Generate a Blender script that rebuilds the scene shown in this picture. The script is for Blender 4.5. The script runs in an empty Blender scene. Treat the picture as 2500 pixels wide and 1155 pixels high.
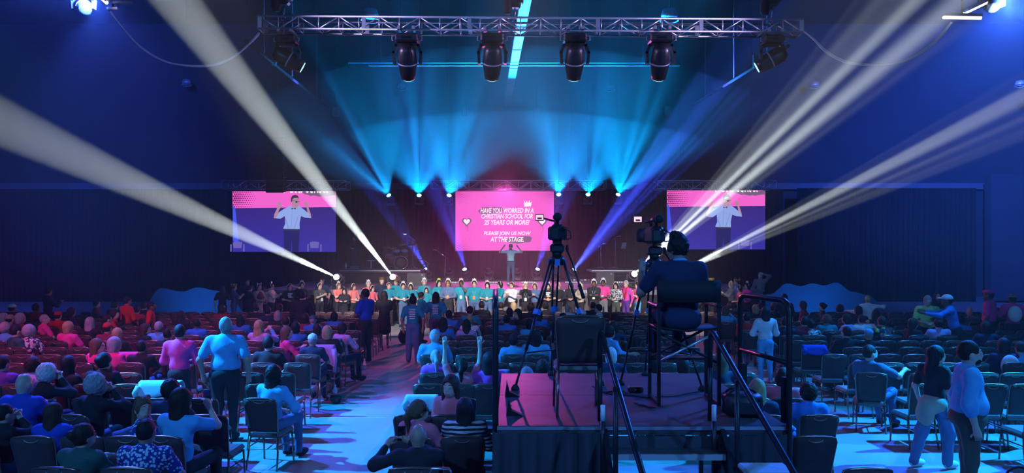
import bpy, bmesh, math, random
import numpy as np
from mathutils import Vector, Matrix, Euler
random.seed(7); np.random.seed(7)
SC = bpy.context.scene
COL = SC.collection
F, YH, HC = 1750.0, 606.0, 2.85            # focal length in pixels, horizon row, camera height
PI = math.pi
def P(x, y, d):
    """world point seen at pixel (x, y) at distance d from the camera plane"""
    return Vector(((x-1250.0)/F*d, d, HC-(y-YH)/F*d))
def DZ(y, z):
    """distance at which height z appears on pixel row y"""
    return F*(HC-z)/(y-YH)

# ---------------------------------------------------------------- camera
cam_d = bpy.data.cameras.new('camera'); cam = bpy.data.objects.new('camera', cam_d); COL.objects.link(cam)
cam.location = (0, 0, HC); cam.rotation_euler = (PI/2, 0, 0)
cam_d.sensor_fit = 'HORIZONTAL'; cam_d.sensor_width = 36.0; cam_d.lens = 36.0*F/2500.0
cam_d.shift_y = (YH-577.5)/2500.0; cam_d.clip_start = 0.05; cam_d.clip_end = 200
SC.camera = cam
vs = SC.view_settings
vs.view_transform = 'Standard'; vs.look = 'None'; vs.gamma = 1.0; vs.use_curve_mapping = False
vs.exposure = 0.0
cy = SC.cycles
cy.use_denoising = True
cy.max_bounces = 1; cy.diffuse_bounces = 1; cy.glossy_bounces = 1; cy.transmission_bounces = 2
cy.volume_bounces = 0; cy.transparent_max_bounces = 6
cy.caustics_reflective = False; cy.caustics_refractive = False
cy.sample_clamp_indirect = 4.0
cy.use_light_tree = True; cy.use_adaptive_sampling = True; cy.light_sampling_threshold = 0.05; cy.adaptive_threshold = 0.13; cy.adaptive_min_samples = 16
# ---------------------------------------------------------------- world: an indoor hall, almost no light from outside
W = bpy.data.worlds.new('hall_world'); SC.world = W; W.use_nodes = True
W.node_tree.nodes['Background'].inputs[0].default_value = (0.010, 0.022, 0.075, 1)
W.node_tree.nodes['Background'].inputs[1].default_value = 1.0
# ---------------------------------------------------------------- lights
def aim(o, target):
    o.rotation_euler = (Vector(target)-o.location).to_track_quat('-Z', 'Y').to_euler()
def aim_rolled(o, target):
    dv = (Vector(target)-o.location).normalized(); mid = o.location.lerp(Vector(target), 0.5); v = (mid-Vector((0, 0, HC))).normalized()
    x = dv.cross(v).normalized(); z = -dv; y = z.cross(x)
    o.rotation_euler = Matrix((x, y, z)).transposed().to_euler()
def gobo(ld, color, scale, contrast, lo, kind='noise', detail=1.0, stretch=(1, 1)):
    """a pattern wheel in the lamp: strength varies with the direction the light leaves in"""
    ld.use_nodes = True
    nt = ld.node_tree; nt.nodes.clear()
    out = nt.nodes.new('ShaderNodeOutputLight'); em = nt.nodes.new('ShaderNodeEmission')
    tc = nt.nodes.new('ShaderNodeTexCoord'); sep = nt.nodes.new('ShaderNodeSeparateXYZ')
    nt.links.new(tc.outputs['Normal'], sep.inputs[0])
    comb = nt.nodes.new('ShaderNodeCombineXYZ')
    for k in range(2):
        dv = nt.nodes.new('ShaderNodeMath'); dv.operation = 'DIVIDE'
        nt.links.new(sep.outputs[k], dv.inputs[0]); nt.links.new(sep.outputs[2], dv.inputs[1])
        ml = nt.nodes.new('ShaderNodeMath'); ml.operation = 'MULTIPLY'; ml.inputs[1].default_value = scale*stretch[k]
        nt.links.new(dv.outputs[0], ml.inputs[0]); nt.links.new(ml.outputs[0], comb.inputs[k])
    comb.inputs[2].default_value = random.random()*50
    tx = nt.nodes.new('ShaderNodeTexNoise'); tx.inputs['Scale'].default_value = 1.0; tx.inputs['Detail'].default_value = detail
    nt.links.new(comb.outputs[0], tx.inputs['Vector'])
    mr = nt.nodes.new('ShaderNodeMapRange'); mr.inputs[1].default_value = 0.5-0.5/contrast; mr.inputs[2].default_value = 0.5+0.5/contrast
    mr.inputs[3].default_value = lo; mr.inputs[4].default_value = 1.6
    nt.links.new(tx.outputs[0], mr.inputs[0])
    em.inputs[0].default_value = (*color, 1)
    nt.links.new(mr.outputs[0], em.inputs[1]); nt.links.new(em.outputs[0], out.inputs[0])
def spot(name, loc, target, color, watts, angle, blend=0.3, radius=0.08, gob=None):
    ld = bpy.data.lights.new(name, 'SPOT'); o = bpy.data.objects.new(name, ld); COL.objects.link(o)
    o.location = loc; aim(o, target)
    ld.color = color; ld.energy = watts; ld.spot_size = math.radians(angle); ld.spot_blend = blend; ld.shadow_soft_size = radius
    if gob: aim_rolled(o, target); ld.color = (1, 1, 1); gobo(ld, color, *gob)
    return o
WHITE = (0.86, 0.96, 0.97); CYAN = (0.0, 0.33, 1.0); DEEP = (0.05, 0.08, 1.0)
BLUE = (0.005, 0.27, 1.0); VIOLET = (0.10, 0.17, 1.0); PINK = (1.0, 0.07, 0.42)
# four long white beams from the stage edge out over the audience
WB = [((820, 676), 28.5, (0, 298), 12.0, 3.0, 4700000, None),
      ((958, 675), 28.5, (415, -20), 12.5, 2.9, 7000000, None),
      ((1550, 668), 28.5, (2210, 40), 13.0, 6.6, 2900000, (60, 3.0, 0.12, 'noise', 0.0, (1, 0.05))),
      ((1652, 667), 28.5, (2500, 262), 13.0, 4.4, 2300000, (75, 3.0, 0.15, 'noise', 0.0, (1, 0.05)))]
for i, (a, da, b, db, ang, pw, gb) in enumerate(WB):
    spot('white_beam_lamp', P(a[0], a[1], da), P(b[0], b[1], db), WHITE, pw, ang, 0.4, 0.025, gb)
# six cyan fans on the rear truss, aimed up over the crowd
CY = [(948, 475, -330, 0), (1023, 475, -40, 0), (1097, 475, 130, 0), (1364, 473, -60, 0), (1436, 473, 60, 0), (1510, 473, 190, 0)]
for x, y, dx, _ in CY:
    p = P(x, y, 34.0)
    spot('cyan_fan_lamp', p, P(x+dx, y-560, 26.0), CYAN, 23000, 74, 0.35, 0.05, (10.0, 5.0, 0.02, 'noise', 1.0, (1, 0.04)))
# blue beams from the moving heads standing on the stage
BB = [(1043, 659, 925, 470, 15, 120000), (1137, 656, 1085, 500, 18, 50000), (1310, 656, 1370, 480, 18, 50000), (1396, 664, 1560, 470, 17, 220000)]
for x, y, tx_, ty_, ang, pw in BB:
    spot('blue_beam_lamp', P(x, y, 35.2), P(tx_, ty_, 33.0), DEEP, pw, ang, 0.4, 0.05, (36.0, 3.0, 0.15, 'noise', 0.0, (1, 0.06)))
# six moving heads hung from the front truss, aimed at the stage
TR_D = 16.5
TL = [(724, 166, 1130, 640), (998, 166, 1080, 680), (1202, 176, 1190, 690), (1400, 176, 1330, 690), (1598, 164, 1460, 690), (1866, 164, 1400, 660)]
for x, y, ax, ay in TL:
    spot('truss_head_lamp', P(x, y, 16.9), P(ax, ay, 31.0), (0.42, 0.85, 1.0), 800, 24, 0.9, 0.06)
# audience wash lamps in the upper corners, plus lamps added for haze and truss
INDIGO = (0.02, 0.09, 1.0)
spot('blue_wash_lamp', P(232, -14, 15.2), (-3.0, 9.0, 0), INDIGO, 9000, 56, 0.8, 0.10)
spot('violet_wash_haze_lamp', P(262, 2, 15.0), (-5.5, 11.0, 0), (0.14, 0.14, 1.0), 3800, 90, 0.9, 0.12)
spot('blue_wash_lamp', P(2418, 36, 15.2), (4.6, 8.4, 0), INDIGO, 9000, 56, 0.8, 0.10)
spot('blue_wash_lamp', P(2520, -30, 15.2), (6.2, 12.0, 0), BLUE, 5000, 80, 0.8, 0.10)
spot('cyan_aisle_lamp', (-10.6, 10.6, 8.0), (-2.3, 11.0, 0), (0.005, 0.34, 1.0), 23000, 32, 0.8, 0.10)
spot('cyan_aisle_lamp', (12.0, 10.6, 8.0), (5.0, 10.2, 0), (0.005, 0.34, 1.0), 20000, 36, 0.8, 0.10)
spot('pink_wash_lamp', (-11.0, 6.0, 8.4), (-7.6, 14.5, 0.6), PINK, 3400, 54, 0.8, 0.10)
spot('pink_wash_lamp', (-10.0, 4.0, 8.2), (0.0, 7.4, 1.3), PINK, 110, 20, 0.4, 0.06)
spot('violet_wash_haze_lamp', P(240, -6, 15.0), (-14.5, 20.0, 9.4), (0.04, 0.11, 1.0), 90000, 84, 1.0, 0.12)  # extra lamp added to make the corner haze glow, aimed off the floor
spot('violet_wash_haze_lamp', P(2460, 20, 15.0), (14.5, 20.0, 9.4), (0.04, 0.13, 1.0), 105000, 84, 1.0, 0.12)  # added likewise for the haze glow in the opposite corner
spot('truss_fill_lamp', P(300, -40, 14.4), P(1100, 60, 16.6), (0.55, 0.42, 1.0), 2600, 34, 0.8, 0.10)  # violet fill added to brighten the front truss, no fixture of its own
spot('truss_fill_lamp', P(2300, -40, 14.4), P(1500, 60, 16.6), (0.55, 0.42, 1.0), 2600, 34, 0.8, 0.10)  # same added truss fill from the other end
spot('pink_stage_haze_lamp', P(1232, 452, 35.3), (-0.4, 30.5, 1.2), (1.0, 0.10, 0.55), 7000, 110, 0.9, 0.10)
spot('pink_stage_haze_lamp', P(1232, 462, 36.0), P(1232, 330, 31.0), (1.0, 0.10, 0.50), 3200, 70, 0.9, 0.10)  # second pink lamp, added to tint the haze above the lettered screen
# audience wash from behind the camera
spot('house_blue_lamp', (-6.5, -2.0, 7.6), (-4.0, 10.0, 0.5), (0.06, 0.33, 1.0), 3000, 80, 0.7, 0.15)
spot('house_blue_lamp', (6.5, -2.0, 7.6), (5.0, 10.0, 0.5), (0.06, 0.33, 1.0), 2600, 80, 0.7, 0.15)
# white key light on the stage front
for x, pw in ((-4.6, 27000), (0.2, 29000), (5.0, 24000)):
    spot('stage_key_lamp', (x, 6.0, 8.6), (x, 27.0, 0.75), (1.0, 0.93, 0.86), pw, 17, 0.7, 0.12)

# ---------------------------------------------------------------- materials
MATS = {}
def mat(name, col, rough=0.6, metal=0.0, emit=None, estr=0.0, var=0.12, scale=6.0, bump=0.0, spec=0.5):
    if name in MATS: return MATS[name]
    m = bpy.data.materials.new(name); m.use_nodes = True
    nt = m.node_tree; b = nt.nodes['Principled BSDF']
    b.inputs['Roughness'].default_value = rough; b.inputs['Metallic'].default_value = metal
    b.inputs['Specular IOR Level'].default_value = spec
    if var > 0:
        tc = nt.nodes.new('ShaderNodeTexCoord')
        nz = nt.nodes.new('ShaderNodeTexNoise'); nz.inputs['Scale'].default_value = scale; nz.inputs['Detail'].default_value = 3
        nt.links.new(tc.outputs['Object'], nz.inputs['Vector'])
        mx = nt.nodes.new('ShaderNodeMix'); mx.data_type = 'RGBA'
        mx.inputs[6].default_value = (*[c*(1-var) for c in col], 1); mx.inputs[7].default_value = (*[min(1, c*(1+var)) for c in col], 1)
        nt.links.new(nz.outputs[0], mx.inputs[0]); nt.links.new(mx.outputs[2], b.inputs['Base Color'])
        if bump > 0:
            bp = nt.nodes.new('ShaderNodeBump'); bp.inputs['Strength'].default_value = bump; bp.inputs['Distance'].default_value = 0.02
            nt.links.new(nz.outputs[0], bp.inputs['Height']); nt.links.new(bp.outputs[0], b.inputs['Normal'])
    else:
        b.inputs['Base Color'].default_value = (*col, 1)
    if emit:
        b.inputs['Emission Color'].default_value = (*emit, 1); b.inputs['Emission Strength'].default_value = estr
    MATS[name] = m
    return m
def glow(name, col, s):
    """a surface that shines: lens of a lamp, pixel of a screen"""
    if name in MATS: return MATS[name]
    m = bpy.data.materials.new(name); m.use_nodes = True; nt = m.node_tree
    nt.nodes.clear(); o = nt.nodes.new('ShaderNodeOutputMaterial'); e = nt.nodes.new('ShaderNodeEmission')
    e.inputs[0].default_value = (*col, 1); e.inputs[1].default_value = s
    nt.links.new(e.outputs[0], o.inputs[0]); MATS[name] = m
    return m
def lin(r, g, b):
    f = lambda c: (c/255/12.92 if c <= 10 else ((c/255+0.055)/1.055)**2.4)
    return (f(r), f(g), f(b))

# ---------------------------------------------------------------- mesh builder
class MB:
    def __init__(s): s.v = []; s.f = []; s.m = []; s.sm = []
    def add(s, vs_, fs, mi=0, smooth=False):
        n = len(s.v); s.v.extend([tuple(p) for p in vs_])
        for f in fs: s.f.append(tuple(i+n for i in f)); s.m.append(mi); s.sm.append(smooth)
        return s
    def box(s, c, size, rot=None, mi=0):
        hx, hy, hz = [k/2 for k in size]
        pts = [Vector((x, y, z)) for x in (-hx, hx) for y in (-hy, hy) for z in (-hz, hz)]
        if rot is not None:
            R = rot if isinstance(rot, Matrix) else Euler(rot).to_matrix()
            pts = [R @ p for p in pts]
        c = Vector(c)
        return s.add([p+c for p in pts], [(0,1,3,2),(4,6,7,5),(0,4,5,1),(2,3,7,6),(0,2,6,4),(1,5,7,3)], mi)
    def rbox(s, c, size, r=0.02, rot=None, mi=0):
        """box with chamfered edges along its long outline"""
        hx, hy, hz = [k/2 for k in size]; r = min(r, hx*.9, hy*.9, hz*.9)
        pts = []
        for (ix, iy, iz) in ((r, r, 0), (0, 0, r)):
            pass
        vs_ = []
        lv = [(-hz, r), (-hz+r, 0), (hz-r, 0), (hz, r)]
        ring = lambda i: [(-hx+r+i*0, -hy+i), (hx-r, -hy+i), (hx-i, -hy+r), (hx-i, hy-r), (hx-r, hy-i), (-hx+r, hy-i), (-hx+i, hy-r), (-hx+i, -hy+r)]
        for z, i in lv:
            vs_ += [Vector((x, y, z)) for x, y in ring(i)]
        fs = []
        for k in range(3):
            for j in range(8): fs.append((k*8+j, k*8+(j+1) % 8, k*8+8+(j+1) % 8, k*8+8+j))
        fs.append(tuple(range(7, -1, -1))); fs.append(tuple(range(24, 32)))
        if rot is not None:
            R = rot if isinstance(rot, Matrix) else Euler(rot).to_matrix()
            vs_ = [R @ p for p in vs_]
        c = Vector(c)
        return s.add([p+c for p in vs_], fs, mi)
    def cyl(s, a, b, r0, r1=None, n=8, mi=0, cap=True, smooth=True):
        a = Vector(a); b = Vector(b); r1 = r0 if r1 is None else r1
        d = (b-a); L = d.length
        if L < 1e-6: return s
        q = d.to_track_quat('Z', 'Y').to_matrix()
        vs_ = []
        for p, r in ((a, r0), (b, r1)):
            for k in range(n):
                t = 2*PI*k/n; vs_.append(p + q @ Vector((r*math.cos(t), r*math.sin(t), 0)))
        fs = [(k, (k+1) % n, n+(k+1) % n, n+k) for k in range(n)]
        s.add(vs_, fs, mi, smooth)
        if cap:
            m0 = len(s.v)-2*n
            s.f.append(tuple(m0+k for k in range(n-1, -1, -1))); s.m.append(mi); s.sm.append(False)
            s.f.append(tuple(m0+n+k for k in range(n))); s.m.append(mi); s.sm.append(False)
        return s
    def tube(s, pts, r, n=6, mi=0, closed=False, radii=None):
        pts = [Vector(p) for p in pts]; N = len(pts); vs_ = []
        up = Vector((0, 0, 1)); prev = None
        for i, p in enumerate(pts):
            if closed: t = pts[(i+1) % N]-pts[i-1]
            else: t = pts[min(i+1, N-1)]-pts[max(i-1, 0)]
            t.normalize()
            if prev is None:
                a = up.cross(t)
                if a.length < 1e-3: a = Vector((1, 0, 0)).cross(t)
            else:
                a = prev - t*prev.dot(t)
                if a.length < 1e-4: a = up.cross(t)
            a.normalize(); prev = a; b = t.cross(a)
            rr = radii[i] if radii else r
            for k in range(n):
                th = 2*PI*k/n; vs_.append(p + a*(rr*math.cos(th)) + b*(rr*math.sin(th)))
        fs = []
        for i in range(N if closed else N-1):
            j = (i+1) % N
            for k in range(n): fs.append((i*n+k, i*n+(k+1) % n, j*n+(k+1) % n, j*n+k))
        if not closed:
            fs.append(tuple(range(n-1, -1, -1))); fs.append(tuple((N-1)*n+k for k in range(n)))
        return s.add(vs_, fs, mi, True)
    def lathe(s, prof, c=(0, 0, 0), n=12, mi=0, R=None, smooth=True):
        """profile of (radius, height) turned about the z axis"""
        c = Vector(c); vs_ = []
        for r, z in prof:
            for k in range(n):
                t = 2*PI*k/n; p = Vector((r*math.cos(t), r*math.sin(t), z))
                vs_.append((R @ p if R else p)+c)
        fs = []
        for i in range(len(prof)-1):
            for k in range(n): fs.append((i*n+k, i*n+(k+1) % n, (i+1)*n+(k+1) % n, (i+1)*n+k))
        fs.append(tuple(range(n-1, -1, -1))); fs.append(tuple((len(prof)-1)*n+k for k in range(n)))
        return s.add(vs_, fs, mi, smooth)
    def ball(s, c, r, nu=10, nv=7, mi=0, R=None):
        c = Vector(c); r = (r, r, r) if not hasattr(r, '__len__') else r
        vs_ = []; fs = []
        for j in range(nv+1):
            ph = PI*j/nv
            for k in range(nu):
                t = 2*PI*k/nu; p = Vector((r[0]*math.sin(ph)*math.cos(t), r[1]*math.sin(ph)*math.sin(t), -r[2]*math.cos(ph)))
                vs_.append((R @ p if R else p)+c)
        for j in range(nv):
            for k in range(nu): fs.append((j*nu+k, j*nu+(k+1) % nu, (j+1)*nu+(k+1) % nu, (j+1)*nu+k))
        return s.add(vs_, fs, mi, True)
    def prism(s, poly, y0, y1, mi=0):
        """polygon in x,z given thickness along y"""
        n = len(poly)
        vs_ = [(x, y0, z) for x, z in poly]+[(x, y1, z) for x, z in poly]
        fs = [tuple(range(n)), tuple(range(2*n-1, n-1, -1))]+[(k, n+k, n+(k+1) % n, (k+1) % n) for k in range(n)]
        return s.add(vs_, fs, mi)
    def mesh(s, name, mats):
        me = bpy.data.meshes.new(name); me.from_pydata(s.v, [], s.f)
        for m in (mats if isinstance(mats, (list, tuple)) else [mats]): me.materials.append(m)
        me.polygons.foreach_set('material_index', s.m); me.polygons.foreach_set('use_smooth', s.sm)
        me.update()
        return me
    def build(s, name, mats, parent=None, loc=None, rot=None):
        o = bpy.data.objects.new(name, s.mesh(name, mats)); COL.objects.link(o)
        if parent is not None: o.parent = parent
        if loc is not None: o.location = loc
        if rot is not None: o.rotation_euler = rot
        return o
def tag(o, label=None, cat=None, group=None, kind=None):
    if label: o['label'] = label
    if cat: o['category'] = cat
    if group: o['group'] = group
    if kind: o['kind'] = kind
    return o
def empty(name, loc, rz=0.0, label=None, cat=None, group=None):
    o = bpy.data.objects.new(name, None); COL.objects.link(o); o.empty_display_size = 0.1
    o.location = loc; o.rotation_euler = (0, 0, rz)
    return tag(o, label, cat, group)
def copy_tree(o, parent=None):
    c = o.copy(); COL.objects.link(c); c.parent = parent
    for ch in list(o.children): copy_tree(ch, c)
    return c

# ---------------------------------------------------------------- the hall
m_floor = mat('polished_concrete', (0.33, 0.33, 0.34), 0.42, var=0.25, scale=0.9, spec=0.3)
m_black = mat('black_drape', (0.006, 0.006, 0.009), 0.9, var=0.3, scale=2.0)
m_ceil = mat('dark_ceiling', (0.012, 0.013, 0.02), 0.95, var=0.3, scale=0.6)
m_wall = mat('dark_wall', (0.03, 0.032, 0.045), 0.9, var=0.2, scale=0.5)
m_band = mat('wall_band', (0.10, 0.10, 0.13), 0.9, var=0.15, scale=0.7)
XW, YB, ZC = 30.0, 42.0, 16.0
def struct(name, mb, m): return tag(mb.build(name, m), kind='structure')
struct('floor', MB().box((0, YB/2-4, -0.1), (2*XW, YB+8, 0.2)), m_floor)
struct('ceiling', MB().box((0, YB/2-4, ZC+0.1), (2*XW, YB+8, 0.2)), m_ceil)
struct('wall_back', MB().box((0, YB+0.1, ZC/2), (2*XW, 0.2, ZC)), m_wall)
struct('wall_left', MB().box((-XW-0.1, YB/2-4, ZC/2), (0.2, YB+8, ZC)), m_wall)
struct('wall_right', MB().box((XW+0.1, YB/2-4, ZC/2), (0.2, YB+8, ZC)), m_wall)
# haze
hz = bpy.data.materials.new('stage_haze'); hz.use_nodes = True
nt = hz.node_tree; nt.nodes.clear()
ho = nt.nodes.new('ShaderNodeOutputMaterial'); hs = nt.nodes.new('ShaderNodeVolumeScatter')
hs.inputs['Color'].default_value = (1, 1, 1, 1); hs.inputs['Density'].default_value = 0.0013; hs.inputs['Anisotropy'].default_value = 0.0
nt.links.new(hs.outputs[0], ho.inputs['Volume'])
hz.cycles.homogeneous_volume = True; hz.cycles.volume_sampling = 'EQUIANGULAR'
haze = MB().box((0, YB/2-3.6, ZC/2), (2*XW-0.2, YB+6.6, ZC-0.1)).build('haze', hz)
tag(haze, 'thin theatrical haze filling the whole hall', 'haze', kind='stuff')
for den, rad, cz in ((0.0030, (15.2, 9.1, 7.5), 4.2), (0.0037, (12.9, 7.9, 5.0), 3.9)):
    hz2 = hz.copy(); hz2.name = 'stage_haze_cloud'; hz2.node_tree.nodes['Volume Scatter'].inputs['Density'].default_value = den
    cloud = MB().ball((0, 0, 0), (1, 1, 1), 36, 22).build('haze_cloud', hz2, None, (0, 32.6, cz)); cloud.scale = rad
    tag(cloud, 'denser cloud of theatrical haze hanging over the stage', 'haze', 'clouds of haze over the stage', kind='stuff')
ORD = ['zeroth', 'first', 'second', 'third', 'fourth', 'fifth', 'sixth', 'seventh', 'eighth', 'ninth', 'tenth', 'eleventh', 'twelfth', 'thirteenth',
       'fourteenth', 'fifteenth', 'sixteenth', 'seventeenth', 'eighteenth', 'nineteenth', 'twentieth', 'twenty-first', 'twenty-second', 'twenty-third', 'twenty-fourth',
       'twenty-fifth', 'twenty-sixth', 'twenty-seventh', 'twenty-eighth', 'twenty-ninth', 'thirtieth']
m_metal = mat('black_metal', (0.02, 0.02, 0.024), 0.4, 0.3, var=0.2)
m_alu = mat('truss_aluminium', (0.62, 0.62, 0.66), 0.35, 0.75, var=0.1)
m_plastic = mat('black_plastic', (0.018, 0.018, 0.02), 0.45, var=0.2)
m_deck = mat('stage_deck', (0.16, 0.16, 0.17), 0.3, var=0.25, scale=3.0)
m_skirt = mat('skirt_cloth', (0.012, 0.012, 0.018), 0.85, var=0.2)
m_chrome = mat('chrome', (0.75, 0.75, 0.78), 0.2, 1.0, var=0.05)
m_whitep = mat('white_plastic', (0.75, 0.75, 0.76), 0.4, var=0.05)
m_lens = mat('dark_lens', (0.01, 0.012, 0.02), 0.08, 0.0, var=0.0, spec=0.8)

# ---------------------------------------------------------------- drapes and wall trim
def drape(x0, x1, y, z0, z1, step=0.28, amp=0.10, thick=0.06):
    n = int((x1-x0)/step*4); mb = MB(); vs_ = []
    for k in range(n+1):
        t = k/n; x = x0+(x1-x0)*t
        yy = y+amp*math.sin(k*PI/2+0.6*math.sin(k*0.37))
        for z in (z0, z1): vs_.append((x, yy, z))
        for z in (z0, z1): vs_.append((x, yy+thick, z))
    fs = []
    for k in range(n):
        a, b = 4*k, 4*k+4
        fs += [(a, b, b+1, a+1), (a+2, a+3, b+3, b+2), (a+1, b+1, b+3, a+3), (a, a+2, b+2, b)]
    fs += [(0, 1, 3, 2), (4*n, 4*n+2, 4*n+3, 4*n+1)]
    mb.add(vs_, fs, 0, True)
    return mb
tag(drape(-28.6, -15.9, 38.2, 0.0, 5.95).build('black_drape', m_black), 'tall black pleated drape beside the pink-lit seating block', 'drape')
tag(drape(-15.7, 15.0, 39.6, 0.0, 6.10).build('stage_backdrop', m_black), 'wide black pleated backdrop hung behind the three screens', 'drape')
tag(drape(15.2, 24.8, 38.2, 0.0, 6.05).build('black_drape', m_black), 'tall black pleated drape behind the blue-lit seating block', 'drape')
tag(MB().box((0, 41.6, 6.42), (59, 0.8, 0.36)).build('trim_1', m_band), kind='structure')
tag(MB().box((27.45, 37.6, 3.4), (5.0, 0.5, 6.6)).build('wall_return', m_wall), kind='structure')
# scalloped blue panels standing on the floor at each side of the stage
m_wave = mat('blue_wave_cloth', (0.04, 0.20, 0.42), 0.8, var=0.1, scale=1.0)
def wave_panel(pts, d, label):
    top = []
    for i in range(len(pts)-1):
        for k in range(8):
            t = k/8; p0, p1 = pts[i], pts[i+1]; s_ = (1-math.cos(t*PI))/2
            top.append((p0[0]+(p1[0]-p0[0])*t, p0[1]+(p1[1]-p0[1])*s_))
    top.append(pts[-1])
    poly = [((x-1250)/F*d, max(0.05, HC-(y-YH)/F*d)) for x, y in top]
    poly = poly+[(poly[-1][0], 0.0), (poly[0][0], 0.0)]
    root = empty('wave_panel', (0, d, 0), 0, label, 'panel')
    MB().prism(poly, 0, 0.06).build('face_cloth', m_wave, root)
    for x in (poly[0][0]*0.6+poly[-3][0]*0.4, poly[0][0]*0.35+poly[-3][0]*0.65):
        MB().box((x, 0.2, 0.02), (0.08, 0.4, 0.04)).cyl((x, 0.08, 0.02), (x, 0.08, 1.2), 0.02).build('stand', m_metal, root)
wave_panel([(340, 764), (392, 704), (445, 712), (482, 702), (530, 710), (560, 724), (600, 764)], 31.0, 'scalloped blue panel standing before the drape beside the pink-lit block')
wave_panel([(1822, 728), (1882, 718), (1922, 692), (1955, 699), (1984, 692), (2012, 697), (2042, 690), (2080, 712), (2118, 720), (2150, 740)], 31.0, 'scalloped blue panel standing before the drape beyond the blue-lit block')

# small floor lamps added to brighten the panels, out of sight behind chairs
def added_par_can(x, y, tgt, label):
    p = Vector((x, y, 0.16)); dv = (Vector(tgt)-p).normalized(); R = dv.to_track_quat('Z', 'Y').to_matrix(); r = empty('added_floor_lamp', (x, y, 0), 0, label, 'floor lamp', 'added floor lamps before the blue panels')
    MB().lathe([(0.05, -0.12), (0.09, -0.08), (0.10, 0.10)], (0, 0, 0.16), 12, 0, R).build('can', m_metal, r)
    MB().lathe([(0.088, 0), (0.02, 0.008)], Vector((0, 0, 0.16))+R @ Vector((0, 0, 0.085)), 12, 0, R).build('lens', glow('added_panel_lens', (0.02, 0.25, 1.0), 2.0), r)
    MB().tube([(-0.13, 0, 0.16), (-0.13, 0, 0.02), (0.13, 0, 0.02), (0.13, 0, 0.16)], 0.012, 5).build('bracket', m_metal, r)
    spot('added_panel_lamp', p+dv*0.14, tgt, (0.03, 0.30, 1.0), 110, 120, 0.9, 0.06)
added_par_can(-13.3, 28.6, (-13.3, 31.0, 0.7), 'added blue floor lamp brightening the panel beside the pink-lit block')
added_par_can(13.0, 28.6, (13.0, 31.0, 0.8), 'added blue floor lamp brightening the panel beyond the blue-lit block')

# ---------------------------------------------------------------- stage
ZS = 1.22
SY0, SY1 = 28.0, 39.0
stage = empty('stage', (0, SY0, 0), 0, 'low black stage with pink-lit deck and white edge strips', 'stage')
MB().box((0, (SY1-SY0)/2, ZS-0.1), (19.6, SY1-SY0, 0.2)).build('deck', m_deck, stage)
drape_mb = drape(-9.7, 9.7, 0.12, 0.0, ZS-0.2, 0.3, 0.03, 0.04); drape_mb.build('skirt', m_skirt, stage)
m_strip = glow('edge_strip_light', lin(235, 232, 255), 0.85)
for k in range(9):
    x = -4.6+k*1.15
    MB().box((x, -0.02, ZS-0.06), (1.12, 0.03, 0.09)).build('edge_light', m_strip, stage)
for k in range(5):
    MB().box((-2.6+k*1.3, -0.45, 0.52), (1.28, 0.9, 1.04)).build('front_step', m_deck, stage)
# pixel battens lying on the deck
m_batt = glow('batten_light', lin(225, 215, 240), 0.8)
for i, (x, w) in enumerate(((1020, 34), (1110, 30), (1200, 30), (1290, 34), (1400, 40), (1512, 44))):
    p = P(x, 692, 33.0); ww = w/F*33
    r = empty('led_batten', (p.x, 33.0+0.06*i, ZS), 0, 'lit pixel batten lying on the stage deck, %s counted from the drum riser' % ORD[i+1], 'light bar', 'pixel battens on the deck')
    MB().box((0, 0, 0.05), (ww, 0.12, 0.1)).build('housing', m_metal, r)
    for k in range(8): MB().box((-ww/2+ww*(k+.5)/8, -0.065, 0.055), (ww/8*.7, 0.02, 0.06)).build('cell', m_batt, r)
def riser(x0, x1, y0, y1, h, label):
    r = empty('stage_riser', ((x0+x1)/2, y0, ZS), 0, label, 'riser'); w = x1-x0
    MB().box((0, (y1-y0)/2, h-0.05), (w, y1-y0, 0.1)).build('riser_deck', m_deck, r)
    drape(-w/2+.03, w/2-.03, 0.05, 0.0, h-0.1, 0.25, 0.02, 0.03).build('riser_skirt', m_skirt, r)
    MB().box((0, -0.015, h-0.03), (w, 0.03, 0.03)).build('edge_trim', m_alu, r)
RZ = ZS+0.62
riser(-8.0, -4.25, 33.2, 35.6, 0.62, 'black riser carrying the drum kit and mixing table')
riser(3.7, 6.4, 33.2, 35.6, 0.62, 'black riser carrying microphone and music stands')

# ---------------------------------------------------------------- trusses
def truss(name, L, h, dep, bay, loc, roty, label, r=0.024, split=True, sections=()):
    root = empty(name, loc, 0, label, 'truss'); root.rotation_euler = (0, roty, 0)
    for z in (0, h):
        for y in (0, dep): MB().cyl((-L/2, y, z), (L/2, y, z), r, n=6).build('chord', m_alu, root)
    n = round(L/bay); b = L/n
    meshes = {}
    def brace(key, p0, p1, rr):
        if split:
            v = Vector(p1)-Vector(p0)
            if key not in meshes: meshes[key] = MB().cyl((0, 0, 0), v, rr, n=5).mesh('brace', m_alu)
            o = bpy.data.objects.new('brace', meshes[key]); COL.objects.link(o); o.parent = root; o.location = p0
        else: meshes.setdefault('mb', MB()).cyl(p0, p1, rr, n=4)
    rb = r*0.6
    for k in range(n+1):
        x = -L/2+k*b
        brace('v', (x, 0, 0), (x, 0, h), rb); brace('v', (x, dep, 0), (x, dep, h), rb)
        brace('h', (x, 0, 0), (x, dep, 0), rb)
        if k < n:
            if k % 2: brace('d1', (x, 0, 0), (x+b, 0, h), rb); brace('d1', (x, dep, 0), (x+b, dep, h), rb)
            else: brace('d2', (x, 0, h), (x+b, 0, 0), rb); brace('d2', (x, dep, h), (x+b, dep, 0), rb)
    if not split: meshes['mb'].build('lattice', m_alu, root)
    for x in sections:
        for y in (0, dep): MB().box((x, y, h/2), (0.09, 0.03, h+0.04)).build('joint_plate', m_alu, root)
    return root
LT = 1331/F*TR_D
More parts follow.
